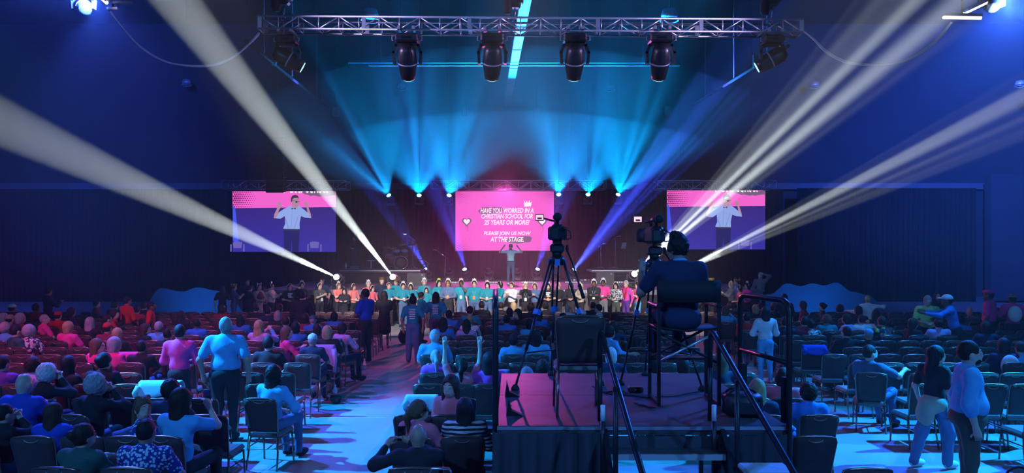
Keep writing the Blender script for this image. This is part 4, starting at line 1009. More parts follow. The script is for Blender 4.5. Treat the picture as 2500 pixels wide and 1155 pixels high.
class Shape:
    """a list of rounded cones and ellipsoids melted together"""
    def __init__(s, k=0.04): s.p = []; s.k = k; s.cuts = []; s.bump = None
    def cap(s, a, b, r0, r1=None): s.p.append(('c', np.array(a, float), np.array(b, float), r0, r0 if r1 is None else r1)); return s
    def ell(s, c, r, R=None): s.p.append(('e', np.array(c, float), np.array(r, float), None if R is None else np.array(R, float))); return s
    def cut(s, fn): s.cuts.append(fn); return s
    def mesh(s, h):
        los, his = [], []
        for q in s.p:
            if q[0] == 'c': m = max(q[3], q[4]); los.append(np.minimum(q[1], q[2])-m); his.append(np.maximum(q[1], q[2])+m)
            else: m = q[2].max(); los.append(q[1]-m); his.append(q[1]+m)
        lo = np.min(los, 0)-2.5*h; hi = np.max(his, 0)+2.5*h
        n = np.ceil((hi-lo)/h).astype(int)+1
        v = np.full(n, 0.5, np.float32)
        for q, l, u in zip(s.p, los, his):
            i0 = np.maximum(((l-s.k-lo)/h).astype(int)-1, 0); i1 = np.minimum(((u+s.k-lo)/h).astype(int)+3, n)
            g = [lo[a]+np.arange(i0[a], i1[a])*h for a in range(3)]
            X = g[0][:, None, None]; Y = g[1][None, :, None]; Z = g[2][None, None, :]
            if q[0] == 'c':
                a, b = q[1], q[2]; ab = b-a; L2 = max(ab@ab, 1e-9)
                t = np.clip(((X-a[0])*ab[0]+(Y-a[1])*ab[1]+(Z-a[2])*ab[2])/L2, 0, 1)
                d = np.sqrt((X-a[0]-t*ab[0])**2+(Y-a[1]-t*ab[1])**2+(Z-a[2]-t*ab[2])**2)-(q[3]+(q[4]-q[3])*t)
            else:
                c, r, R = q[1], q[2], q[3]; dx, dy, dz = X-c[0], Y-c[1], Z-c[2]
                if R is not None: dx, dy, dz = R[0, 0]*dx+R[1, 0]*dy+R[2, 0]*dz, R[0, 1]*dx+R[1, 1]*dy+R[2, 1]*dz, R[0, 2]*dx+R[1, 2]*dy+R[2, 2]*dz
                k0 = np.sqrt((dx/r[0])**2+(dy/r[1])**2+(dz/r[2])**2); k1 = np.sqrt((dx/r[0]**2)**2+(dy/r[1]**2)**2+(dz/r[2]**2)**2)+1e-9
                d = k0*(k0-1)/k1
            sl = tuple(slice(i0[a], i1[a]) for a in range(3)); o = v[sl]
            hh = np.maximum(s.k-np.abs(o-d), 0)/s.k
            v[sl] = np.minimum(o, d)-hh*hh*s.k*0.25
        if s.bump or s.cuts:
            X = (lo[0]+np.arange(n[0])*h)[:, None, None]; Y = (lo[1]+np.arange(n[1])*h)[None, :, None]; Z = (lo[2]+np.arange(n[2])*h)[None, None, :]
            if s.bump: f, amp = s.bump; v += amp*(np.sin(f*X+1.3)*np.sin(f*Y+.4)*np.sin(f*Z+2.1)).astype(np.float32)
            for fn in s.cuts: v = np.maximum(v, fn(X, Y, Z))
        return surfnet(v, lo, h)
def sdf_part(name, shape, h, m, parent, extra=None):
    V, Q = shape.mesh(h)
    if len(V) == 0: return None
    me = bpy.data.meshes.new(name)
    if extra is None:
        nV, nQ = len(V), len(Q)
        me.vertices.add(nV); me.vertices.foreach_set('co', V.astype(np.float32).ravel())
        me.loops.add(nQ*4); me.loops.foreach_set('vertex_index', Q.astype(np.int32).ravel())
        me.polygons.add(nQ); me.polygons.foreach_set('loop_start', np.arange(nQ, dtype=np.int32)*4)
        me.update(calc_edges=True)
    else:
        me.from_pydata([tuple(p) for p in V]+extra.v, [], [tuple(int(i) for i in q) for q in Q]+[tuple(i+len(V) for i in f) for f in extra.f]); me.update()
    me.polygons.foreach_set('use_smooth', np.ones(len(me.polygons), bool))
    me.materials.append(m)
    o = bpy.data.objects.new(name, me); COL.objects.link(o); o.parent = parent
    return o

SKIN = {'l': (0.62, 0.40, 0.31), 'm': (0.42, 0.24, 0.16), 'd': (0.16, 0.085, 0.055), 't': (0.30, 0.17, 0.11)}
HAIR = {'blk': (0.010, 0.009, 0.011), 'brn': (0.050, 0.027, 0.016), 'dbr': (0.024, 0.014, 0.010), 'lbr': (0.13, 0.075, 0.04), 'bld': (0.42, 0.30, 0.15), 'gry': (0.34, 0.33, 0.34), 'wht': (0.62, 0.60, 0.60), 'aub': (0.14, 0.045, 0.02)}
HNAME = {'blk': 'black', 'brn': 'brown', 'dbr': 'dark brown', 'lbr': 'light brown', 'bld': 'blonde', 'gry': 'grey', 'wht': 'white', 'aub': 'auburn'}
TOP = {'teal': (0.01, 0.27, 0.36), 'blue': (0.03, 0.20, 0.62), 'royal': (0.01, 0.06, 0.50), 'sky': (0.10, 0.42, 0.72), 'pink': (0.85, 0.05, 0.30), 'salmon': (0.85, 0.20, 0.19), 'magenta': (0.70, 0.06, 0.45), 'red': (0.55, 0.015, 0.015), 'black': (0.012, 0.012, 0.016),
       'navy': (0.012, 0.020, 0.06), 'white': (0.72, 0.72, 0.74), 'cream': (0.60, 0.55, 0.42), 'lilac': (0.50, 0.33, 0.62), 'grey': (0.18, 0.18, 0.20), 'slate': (0.07, 0.11, 0.19), 'olive': (0.07, 0.08, 0.06), 'lime': (0.42, 0.75, 0.22), 'green': (0.02, 0.09, 0.075),
       'purple': (0.12, 0.03, 0.28), 'denim': (0.08, 0.14, 0.28), 'beige': (0.42, 0.33, 0.25), 'aqua': (0.38, 0.72, 0.78), 'coral': (0.90, 0.16, 0.22), 'floral': (0.01, 0.05, 0.30), 'print': (0.5, 0.5, 0.5), 'stripe': (0.3, 0.3, 0.32), 'mix': (0.2, 0.1, 0.2), 'wine': (0.22, 0.02, 0.04)}
def skin_mat(k): return mat('skin_'+k, SKIN[k], 0.5, var=0.06, scale=12)
def hair_mat(k):
    nme = 'hair_'+k
    if nme in MATS: return MATS[nme]
    m = mat(nme, HAIR[k], 0.62, var=0.5, scale=1.0, bump=0.5, spec=0.3); nt = m.node_tree
    mp = nt.nodes.new('ShaderNodeMapping'); mp.inputs['Scale'].default_value = (75, 75, 9)
    nz = [n for n in nt.nodes if n.type == 'TEX_NOISE'][0]; tc = [n for n in nt.nodes if n.type == 'TEX_COORD'][0]
    nt.links.new(tc.outputs['Object'], mp.inputs['Vector']); nt.links.new(mp.outputs[0], nz.inputs['Vector'])
    return m
def cloth(k):
    nme = 'cloth_'+k
    if nme in MATS: return MATS[nme]
    if k in ('floral', 'print', 'stripe', 'mix'):
        m = bpy.data.materials.new(nme); m.use_nodes = True; nt = m.node_tree; b = nt.nodes['Principled BSDF']; b.inputs['Roughness'].default_value = 0.8
        tc = nt.nodes.new('ShaderNodeTexCoord'); cr = nt.nodes.new('ShaderNodeValToRGB')
        if k == 'stripe':
            tx = nt.nodes.new('ShaderNodeTexWave'); tx.bands_direction = 'Z'; tx.inputs['Scale'].default_value = 7; tx.inputs['Distortion'].default_value = 1.5; outp = tx.outputs[1]
            cols = [(0.0, (0.01, 0.01, 0.015)), (0.48, (0.01, 0.01, 0.015)), (0.55, (0.55, 0.55, 0.58))]
        elif k == 'floral':
            tx = nt.nodes.new('ShaderNodeTexVoronoi'); tx.inputs['Scale'].default_value = 34; outp = tx.outputs[0]
            cols = [(0.0, (0.05, 0.10, 0.4)), (0.16, (0.55, 0.65, 0.8)), (0.40, (0.5, 0.6, 0.78)), (0.47, (0.008, 0.03, 0.22))]
        elif k == 'print':
            tx = nt.nodes.new('ShaderNodeTexNoise'); tx.inputs['Scale'].default_value = 22; tx.inputs['Detail'].default_value = 3; outp = tx.outputs[0]
            cols = [(0.0, (0.02, 0.02, 0.03)), (0.47, (0.03, 0.03, 0.04)), (0.53, (0.6, 0.6, 0.62))]
        else:
            tx = nt.nodes.new('ShaderNodeTexVoronoi'); tx.inputs['Scale'].default_value = 14; sp = nt.nodes.new('ShaderNodeSeparateColor'); nt.links.new(tx.outputs[1], sp.inputs[0]); outp = sp.outputs[0]
            cols = [(0.0, (0.01, 0.01, 0.02)), (0.3, (0.30, 0.45, 0.05)), (0.45, (0.02, 0.08, 0.45)), (0.65, (0.4, 0.04, 0.03)), (0.85, (0.01, 0.01, 0.02))]
            cr.color_ramp.interpolation = 'CONSTANT'
        el = cr.color_ramp.elements
        while len(el) < len(cols): el.new(0.5)
        for e, (p, c) in zip(el, cols): e.position = p; e.color = (*c, 1)
        nt.links.new(tc.outputs['Object'], tx.inputs['Vector']); nt.links.new(outp, cr.inputs[0]); nt.links.new(cr.outputs[0], b.inputs['Base Color'])
        MATS[nme] = m; return m
    return mat(nme, TOP[k], 0.85, var=0.18, scale=9, bump=0.25)
def V3(*a): return np.array(a, float)
def rotm(rx, ry, rz): return np.array(Euler((rx, ry, rz)).to_matrix())
def ik(S, T, l1, l2, hint):
    d = T-S; D = np.linalg.norm(d); D2 = min(D, (l1+l2)*0.995); u = d/max(D, 1e-6); T = S+u*D2
    a = (l1*l1-l2*l2+D2*D2)/(2*D2); h = math.sqrt(max(l1*l1-a*a, 0)); hn = hint-u*(hint@u); hn = hn/max(np.linalg.norm(hn), 1e-6)
    return S+u*a+hn*h, T
def fingers(mb, w, dirv, palm, r=0.0085, curl=0.3, spread=0.12, ln=0.075):
    """palm side vector, five unequal bent fingers rooted in the palm"""
    dirv = dirv/np.linalg.norm(dirv); palm = palm-dirv*(palm@dirv); palm = palm/max(np.linalg.norm(palm), 1e-6); side = np.cross(dirv, palm)
    base = w+dirv*0.085
    for i, (o, l) in enumerate(((-0.028, .85), (-0.010, 1.0), (0.009, .95), (0.027, .75))):
        p = base+side*o; d0 = dirv+side*(o*spread*40*.1); pts = [p-dirv*.03, p]
        a = 0.0
        for sg in (0.45, 0.32, 0.25):
            a += curl; v = d0*math.cos(a)+palm*math.sin(a); p = p+v/np.linalg.norm(v)*ln*l*sg; pts.append(p)
        mb.tube(pts, r, 6, radii=[r*1.05, r*1.05, r, r*.92, r*.75])
    p = w+dirv*0.03-side*0.028; pts = [p+side*.015, p]; v = dirv*.65-side*.65+palm*.25
    for sg in (.035, .028): p = p+v/np.linalg.norm(v)*sg; pts.append(p); v = v+dirv*.3
    mb.tube(pts, r*1.1, 6)
ARM = {  # wrist targets relative to the neck base (x outward, y forward, z up) and elbow hint
    'down': ((.25, .03, -.58), (.6, -.5, 0)), 'lap': ((.10, .30, -.40), (1, -.2, -.4)), 'clap': ((.035, .33, -.17), (.8, -.1, -.8)), 'claphigh': ((.05, .22, .33), (1, .5, -.2)), 'fold': ((-.06, .22, -.27), (.8, -.2, -.6)),
    'hold': ((.06, .22, -.36), (.9, -.5, -.3)), 'phone': ((.06, .36, .03), (.8, 0, -.8)), 'face': ((.04, .18, .07), (.7, .1, -.9)), 'head': ((.10, .08, .20), (1, .2, -.3)), 'side': ((.55, .12, -.22), (.3, -.6, -.5)),
    'hips': ((.20, .02, -.45), (1, -.6, 0)), 'raise': ((.27, .14, .10), (.6, -.2, -.8)), 'reach': ((.30, .45, -.12), (.8, 0, -.6)), 'chairback': ((.52, -.22, -.22), (.6, -.4, -.4)), 'snap': ((.26, .30, .17), (1, 0, -.4)), 'out': ((.31, .03, -.56), (.5, -.6, 0))}
PEOPLE = []
def make_person(loc, rz, sit, d, hair='short', hc='dbr', top='black', bottom='navy', skin='l', arms=('lap', 'lap'), lean=0.0, head=(0, 0), height=1.70, w=1.0, sleeve='short', label='', group=None, crown=None,
                shoes='black', extras=(), face=False, dress=False, seat_z=0.46, feet_z=0.0, glasses=False, beard=False, legs='normal', fold=None, bottom_w=1.0):
    r = empty('person', loc, rz, label, 'person', group)
    s = height/1.70; h = 0.0055+0.00078*d
    near = d < 13.5
    hz = (seat_z+0.085) if sit else 0.93*s
    hip = V3(0, 0, hz); u = V3(0, math.sin(lean), math.cos(lean)); RL = rotm(-lean, 0, 0)
    N = hip+u*0.50*s; f_ = V3(0, math.cos(lean), -math.sin(lean))
    sw = 0.180*s*(0.6+0.4*w)
    Rh = rotm(head[1], 0, head[0])
    C = N+u*0.075*s+Rh @ V3(0, 0.022, 0.070)*s
    def hp(x, y, z): return C+Rh @ V3(x, y, z)*s
    sk = skin_mat(skin)
    body = Shape(0.03*s)
    body.ell(C, V3(.076, .096, .116)*s, Rh).ell(hp(0, .03, -.062), V3(.056, .062, .058)*s, Rh)
    if h < 0.02:
        body.ell(hp(0, .098, -.018), V3(.016, .022, .027)*s, Rh)
        for sx in (-1, 1): body.ell(hp(sx*.078, -.005, -.012), V3(.012, .022, .032)*s, Rh)
        body.ell(hp(0, .082, .022), V3(.05, .02, .014)*s, Rh).ell(hp(0, .085, -.068), V3(.026, .018, .012)*s, Rh)
    body.cap(N-u*.06*s, hp(0, -.015, -.07), .056*s*(.8+.2*w), .050*s)
    body.cap(hip+u*.2*s, N-u*.08*s, .07*s, .07*s)
    shirt = Shape(0.06*s)
    wd = w
    shirt.ell(hip+u*.345*s, V3(.168*(.5+.5*wd), .112*(.45+.55*wd), .185)*s, RL).ell(hip+u*.12*s+f_*(.012*wd), V3(.150*wd, .115*wd, .17)*s, RL)
    shirt.cap(N+V3(-sw*.82, 0, 0)-u*.055*s, N+V3(sw*.82, 0, 0)-u*.055*s, .062*s).cap(N-u*.08*s, N-u*.005*s, .07*s, .058*s)
    hands = MB()
    armpts = {}
    for i, sx in enumerate((-1, 1)):
        S = N+V3(sx*sw, 0, 0)-u*.06*s
        tg, hint = ARM[arms[i]] if isinstance(arms[i], str) else arms[i]
        T = N+V3(sx*tg[0], tg[1], tg[2])*s; E, T = ik(S, T, .285*s, .265*s, V3(sx*hint[0], hint[1], hint[2]))
        fa = (T-E)/np.linalg.norm(T-E)
        body.cap(S, E, .047*s*(.7+.3*wd), .040*s*(.7+.3*wd)).cap(E, T, .040*s*(.7+.3*wd), .026*s)
        inw = V3(-sx, 0, 0) if arms[i] in ('clap', 'claphigh', 'raise', 'down', 'fold', 'face', 'out') else V3(0, 0, -1)
        if abs(inw @ fa) > .85: inw = V3(0, 1, 0)
        hd = fa if arms[i] not in ('lap', 'hold', 'chairback', 'side') else (fa+V3(0, .4, -.2)); hd = hd/np.linalg.norm(hd)
        if near or h < 0.0165:
            body.cap(T, T+hd*.05*s, .028*s, .030*s); body.ell(T+hd*.055*s, V3(.034, .034, .034)*s)
            fingers(hands, T, hd*s, inw, .0092*s, .12 if arms[i] in ('clap', 'claphigh', 'raise') else .42, ln=.078*s)
        else:
            body.cap(T, T+hd*.07*s, .028*s, .030*s).cap(T+hd*.06*s, T+hd*.135*s, .026*s, .018*s)
        armpts[sx] = (S, E, T, hd)
        tr = .066*s*(.65+.35*wd)
        if sleeve == 'long': shirt.cap(S, E, tr, .052*s*(.7+.3*wd)).cap(E, T-fa*.02, .052*s*(.7+.3*wd), .038*s)
        elif sleeve == 'half': shirt.cap(S, E, tr, .056*s*(.7+.3*wd)).cap(E, E+(T-E)*.3, .056*s*(.7+.3*wd), .05*s*(.7+.3*wd))
        elif sleeve == 'short': shirt.cap(S, S+(E-S)*.72, tr, .062*s*(.7+.3*wd))
    tro = Shape(0.05*s); sh_mb = []
    tro.ell(hip-V3(0, 0, .01), V3(.152*wd, .118*wd, .125)*s)
    if sit:
        spread = .10
        kn = [V3(sx*spread*1.15*s, .43*s, hz+.02) for sx in (-1, 1)]; an = [V3(sx*spread*1.1*s, .45*s if legs != 'back' else .12, feet_z+.09) for sx in (-1, 1)]
    else:
        step = .0 if legs != 'walk' else .17
        kn = [V3(sx*.10*s, .02+sx*step*.7, hz-.43*s) for sx in (-1, 1)]; an = [V3(sx*(.11 if legs != 'wide' else .17)*s, -.01+sx*step-(.05 if step else 0), feet_z+.085) for sx in (-1, 1)]
    bare = dress
    for i, sx in enumerate((-1, 1)):
        H = hip+V3(sx*.082*s*wd, 0, -.03)
        if bare:
            body.cap(H, kn[i], .075*s, .05*s).cap(kn[i], an[i], .05*s, .034*s)
        else:
            fl = .05*bottom_w
            tro.cap(H, kn[i], .088*s*(.5+.5*wd)*(.5+.5*bottom_w), .066*s*bottom_w).cap(kn[i], an[i]+V3(0, 0, .0), .062*s*bottom_w, fl*s)
    if dress and not sit:
        for t in np.linspace(0, 1, 5): tro.ell(hip-V3(0, 0, .05+t*.36*s), V3(.155*wd+.03*t, .125*wd+.03*t, .12)*s)
    if fold: fold(shirt, tro, hip, u, f_, s)
    shirt.bump = (26/s, .007); tro.bump = (19/s, .007)
    o = sdf_part('body', body, h, sk, r, hands if hands.v else None)
    stop = sdf_part('dress_top' if dress else 'shirt', shirt, h*1.2, cloth(top), r)
    if dress and sit: pass
    sdf_part('skirt' if dress else 'trousers', tro, h*1.55, cloth(top if dress else bottom), r)
    for i, sx in enumerate((-1, 1)):
        a = an[i]; mb = MB().ball((a[0], a[1]+.07*s, feet_z+.055), (.048*s, .135*s, .055), 10, 7)
        mb.v = [(x, y, max(feet_z+.004, z)) for x, y, z in mb.v]; mb.build('shoe', cloth(shoes) if shoes in TOP else m_rub, r)
    # hair and hats
    hm = hair_mat(hc)
    hs_ = Shape(0.02*s)
    def cutface(zc, yc, low):
        def fn(X, Y, Z):
            x = X-C[0]; y = Y-C[1]; z = Z-C[2]
            ly = Rh[0, 1]*x+Rh[1, 1]*y+Rh[2, 1]*z; lz = Rh[0, 2]*x+Rh[1, 2]*y+Rh[2, 2]*z
            lx = Rh[0, 0]*x+Rh[1, 0]*y+Rh[2, 0]*z
            k0 = np.sqrt((lx/(.070*s))**2+((ly-.11*s)/(.088*s))**2+((lz+.035*s)/(.105*s))**2)
            face_ = -(k0-1)*.07*s                                            # inside of the face oval is positive
            if zc < .05: face_ = np.maximum(face_, -np.maximum(yc*s-ly, lz-zc*s))
            return np.maximum(face_, (low*s-lz)).astype(np.float32)
        return fn
    if hair in ('short', 'bun', 'pony', 'curly', 'afro', 'bob', 'long', 'longcurly', 'pigbuns', 'topbun', 'fringe', 'braid', 'cap', 'beret', 'quiff'):
        g = {'short': .010, 'quiff': .012, 'fringe': .004, 'cap': .006, 'beret': .006}.get(hair, .016)
        if hair == 'curly': g = .028
        if hair == 'afro': g = .05
        if hair in ('bob', 'long', 'longcurly'): g = .020
        hs_.ell(hp(0, -.016, .018), V3(.078+g, .097+g, .108+g)*s, Rh)
        low = {'short': -.07, 'quiff': -.07, 'fringe': -.06, 'cap': -.07, 'beret': -.07, 'curly': -.09, 'afro': -.09}.get(hair, -.10)
        if hair == 'fringe': hs_.cut(cutface(.40, -.02, low)); 
        if hair == 'quiff': hs_.ell(hp(0.01, .05, .115), V3(.06, .05, .035)*s, Rh).ell(hp(-.03, .0, .128), V3(.05, .05, .03)*s, Rh)
        if hair in ('curly', 'afro', 'longcurly', 'quiff'): hs_.bump = (95/s, .011)
        if hair == 'bob': hs_.ell(hp(0, -.045, -.06), V3(.095, .068, .10)*s, Rh); low = -.16
        if hair in ('long', 'longcurly'):
            hs_.ell(hp(0, -.06, -.10), V3(.095, .058, .17)*s, Rh).ell(hp(0, -.075, -.21), V3(.105 if hair == 'longcurly' else .085, .048, .14)*s, Rh)
            for sx in (-1, 1): hs_.cap(hp(sx*.082, -.01, -.02), hp(sx*.088, .0, -.19), .028*s, .022*s)
            low = -.42
        if hair == 'bun': hs_.ell(hp(0, -.125, .035), V3(.055, .045, .05)*s, Rh)
        if hair == 'topbun': hs_.ell(hp(0, -.06, .155), V3(.05, .05, .042)*s, Rh)
        if hair == 'pigbuns':
            for sx in (-1, 1): hs_.ell(hp(sx*.055, -.02, .118), V3(.030, .030, .028)*s, Rh).cap(hp(sx*.055, -.085, -.03), hp(sx*.07, -.09, -.30), .036*s, .020*s)
            low = -.42
        if hair in ('pony', 'braid'):
            hs_.cap(hp(0, -.105, .03), hp(0, -.155, -.06), .036*s, .042*s).cap(hp(0, -.155, -.06), hp(0, -.13, -.25), .042*s, .018*s); low = -.35
        if hair != 'fringe': hs_.cut(cutface(*((.0, .02, low) if hair in ('short', 'quiff', 'cap', 'beret', 'bun', 'pony', 'topbun', 'braid') else (.058, .03, low))))
        sdf_part('hair', hs_, h*1.05, hm, r)
    if hair in ('cap', 'beret'):
        hat = Shape(0.02*s); cz = hc
        kc = [e for e in extras if e.startswith('hat:')]; kc = kc[0][4:] if kc else 'navy'
        if hair == 'cap':
            hat.ell(hp(0, -.005, .045), V3(.094, .113, .092)*s, Rh).ell(hp(0, .125, .045), V3(.07, .065, .014)*s, Rh)
        else: hat.ell(hp(0.01, 0, .085), V3(.125, .13, .045)*s, Rh).ell(hp(0, .0, .06), V3(.092, .108, .05)*s, Rh)
        def lowcut(X, Y, Z):
            x = X-C[0]; y = Y-C[1]; z = Z-C[2]; return (.022*s-(Rh[0, 2]*x+Rh[1, 2]*y+Rh[2, 2]*z)).astype(np.float32)
        hat.cut(lowcut); sdf_part('hat', hat, h*1.05, cloth(kc), r)
    RhM = Matrix([list(q) for q in Rh]); Cv = Vector(C)
    def hv(x, y, z): return Cv+RhM @ Vector((x*s, y*s, z*s))
    if crown:
        kind, col = crown
        cm = {'gold': mat('gold_card', (0.75, 0.50, 0.10), 0.25, 0.9, var=0.2, scale=20), 'white': m_whitep, 'pinkish': mat('pink_glitter', (0.8, 0.45, 0.5), 0.4), 'yellow': mat('yellow_glitter', (0.6, 0.75, 0.1), 0.4), 'silver': m_chrome}[col]
        if kind == 'crown':
            n = 16; mb = MB(); vs_ = []
            for k in range(n):
                t = 2*PI*k/n
                for rr, z in ((.098, .055), (.102, .10), (.104, .155 if k % 2 == 0 else .105)): vs_.append(hv(rr*math.cos(t), rr*1.15*math.sin(t)-.01, z))
            mb.add(vs_, [(k*3+j, ((k+1) % n)*3+j, ((k+1) % n)*3+j+1, k*3+j+1) for k in range(n) for j in range(2)]); o = mb.build('paper_crown', cm, r)
            md = o.modifiers.new('thick', 'SOLIDIFY'); md.thickness = 0.006
        else:
            mb = MB().tube([hv(.098*math.cos(t), -.005, .03+.118*math.sin(t)) for t in np.linspace(-.15, PI+.15, 13)], .008*s*(1.3 if d > 18 else 1), 5); mb.build('headband', cm, r)
            if kind == 'tiara':
                pts = [(-.06, .125), (-.07, .205), (-.035, .165), (0, .225), (.035, .165), (.07, .205), (.06, .125)]
                mb = MB(); a = [hv(x, .0, z) for x, z in pts]; b = [hv(x, -.012, z) for x, z in pts]; n = 7
                mb.add(a+b, [tuple(range(n)), tuple(range(2*n-1, n-1, -1))]+[(k, n+k, n+(k+1) % n, (k+1) % n) for k in range(n)]); mb.build('tiara', cm, r)
            if kind == 'ears':
                for sx in (-1, 1): MB().ball(hv(sx*.09, 0, .15), (.02, .02, .035), 8, 5).build('band_ornament', cm, r)
    if face or h < 0.0145:
        fm = mat('face_detail', (0.03, 0.018, 0.016), 0.4, var=0.05); lm = mat('lip_'+skin, tuple(c*k for c, k in zip(SKIN[skin], (.75, .45, .45))), 0.45, var=0.05)
        for sx in (-1, 1):
            if d < 14: MB().ball(hv(sx*.031, .083, .008), (.0155*s, .008*s, .0085*s), 10, 6, 0, RhM).build('eye_white', m_whitep, r)
            MB().ball(hv(sx*.031, .089, .008), (.010*s if d < 14 else .014*s, .005*s, .009*s), 8, 5, 0, RhM).build('eye', fm, r)
            MB().tube([hv(sx*.014, .099, .032), hv(sx*.034, .094, .038), hv(sx*.052, .080, .030)], .0050*s, 5).build('eyebrow', hm, r)
        MB().tube([hv(-.026, .092, -.068), hv(-.012, .102, -.064), hv(.012, .102, -.064), hv(.026, .092, -.068)], .0075*s, 5).build('lips', lm, r)
    if glasses:
        for sx in (-1, 1):
            MB().tube([hv(sx*.032+.024*math.cos(t), .096, .010+.017*math.sin(t)) for t in np.linspace(0, 2*PI, 11)[:-1]], .0035*s, 5, closed=True).build('glasses_rim', m_rub, r)
            MB().tube([hv(sx*.055, .096, .013), hv(sx*.083, .05, .013), hv(sx*.082, -.02, .0)], .0035*s, 4).build('glasses_arm', m_rub, r)
    if beard:
        bd = Shape(.02).ell(hp(0, .045, -.072), V3(.062, .058, .05)*s, Rh); sdf_part('beard', bd, h, hm, r)
    chestf = hip+u*.3*s+f_*(.125*(.45+.55*wd))*s
    for e in extras:
        if e.startswith('lanyard'):
            bc = {'lanyard': m_whitep, 'lanyard:orange': mat('orange_badge', (.8, .28, .03), .5)}.get(e, m_whitep)
            tip = Vector(hip+u*.17*s+f_*(.135*wd)*s)
            ln = mat('lanyard_ribbon', (.35, .55, .65), .7)
            MB().tube([Vector(N+V3(-.07, .03, -.0)*s), Vector(chestf+V3(-.045, .0, 0.05)*s), tip+Vector((0, .012, .05)), Vector(chestf+V3(.045, .0, .05)*s), Vector(N+V3(.07, .03, -.0)*s)], .006, 5).build('lanyard', ln, r)
            MB().rbox(tip+Vector((0, .014, -.02)), (.085, .008, .12), .003).build('badge', bc, r)
        if e == 'backprint':
            yb = -(.118*(.45+.55*wd)+.012)*s
            for j, (zz, ww) in enumerate(((.43, .17), (.385, .15), (.34, .17), (.295, .15), (.25, .16), (.20, .14))):
                p = hip+u*zz*s+f_*(yb+ (.012 if j < 1 else 0)); MB().rbox(Vector(p), (ww*s, .012, .020*s), .004).build('print_line', m_whitep, r)
        if e == 'backline':
            p = hip+u*.38*s-f_*(.124*(.45+.55*wd))*s
            for k in range(7): MB().box(Vector(p)+Vector(((k-3)*.026, 0, 0)), (.017, .012, .026)).build('print_letter', m_whitep, r)
        if e == 'frontprint':
            for (x, z, ww, hh) in ((0, .40, .16, .05), (.02, .33, .12, .05), (-.01, .27, .14, .04)): MB().rbox(Vector(hip+u*z*s+f_*(.128*(.45+.55*wd)))+Vector((x, 0, 0)), (ww, .012, hh), .006).build('print_patch', m_whitep, r)
        if e.startswith('phone:') or e.startswith('cup:'):
            S, E, T, hd = armpts[1]; pw = Vector(loc)+Matrix.Rotation(rz, 3, 'Z') @ Vector(T+hd*.10+V3(0, .03, .02))
            if e[0] == 'p':
                q = empty('phone', pw, rz, e[6:], 'phone'); MB().rbox((0, 0, 0), (.078, .010, .155), .004, (.2, 0, .2)).build('phone_case', m_plastic, q); MB().box((0, -.007, 0), (.068, .003, .14), (.2, 0, .2)).build('phone_screen', m_lens, q)
            else:
                q = empty('paper_cup', pw, rz, e[4:], 'cup'); MB().lathe([(.03, -.05), (.042, .07)], n=10).build('cup_body', m_whitep, q); MB().lathe([(.044, .07), (.04, .085)], n=10).build('cup_lid', m_plastic, q)
        if e == 'headset':
            MB().tube([hv(.10*math.cos(t), -.005, .02+.125*math.sin(t)) for t in np.linspace(0, PI, 11)], .011, 6).build('headset_band', m_rub, r)
            for sx in (-1, 1): MB().lathe([(.036, -.02), (.042, 0), (.03, .02)], hv(sx*.092, -.005, -.005), 12, 0, Matrix.Rotation(PI/2, 3, 'Y')).build('ear_cup', m_rub, r)
        if e == 'collar':
            MB().tube([Vector(N)+Vector((.068*math.cos(t), .062*math.sin(t)-.005, .02-.018*math.sin(t))) for t in np.linspace(0, 2*PI, 17)[:-1]], .014, 6, closed=True).build('collar', cloth('sky'), r)
        if e == 'bowtie':
            p = Vector(N+f_*.075*s-u*.0); MB().prism([(-.06, .025), (0, .006), (.06, .025), (.06, -.025), (0, -.006), (-.06, -.025)], -.01, .01).build('bow_tie', cloth('navy'), r, p)
        if e == 'belt':
            MB().tube([Vector(hip)+Vector((.157*wd*s*math.cos(t), .125*wd*s*math.sin(t), .035)) for t in np.linspace(0, 2*PI, 21)[:-1]], .02, 5, closed=True).build('belt', m_rub, r)
        if e == 'tied':
            tie = Shape(.05).ell(hip-V3(0, .02, .03), V3(.20*wd, .16*wd, .14)*s).ell(hip-V3(0.03, .12, .17), V3(.15, .06, .16)*s); sdf_part('tied_jacket', tie, h*1.3, cloth('beige'), r)
        if e == 'scarf':
            sc = Shape(.03).cap(N+V3(-.07, .05, .0), N+V3(-.06, .14, -.35), .04, .03).cap(N+V3(.07, .05, 0), N+V3(.06, .14, -.38), .04, .03).cap(N+V3(-.07, -.04, .02), N+V3(.07, -.04, .02), .045); sdf_part('scarf', sc, h*1.2, cloth('red'), r)
        if e == 'vest':
            vs2 = Shape(.05).ell(hip+u*.3*s+f_*.02, V3(.15, .125, .22)*s, RL); sdf_part('vest', vs2, h*1.3, cloth('wine'), r)
        if e == 'backpack':
            bp_ = Shape(.05).ell(hip+u*.30*s-f_*.19, V3(.15, .09, .20)*s, RL); sdf_part('backpack', bp_, h*1.3, cloth('white'), r)
    PEOPLE.append(r)
    return r
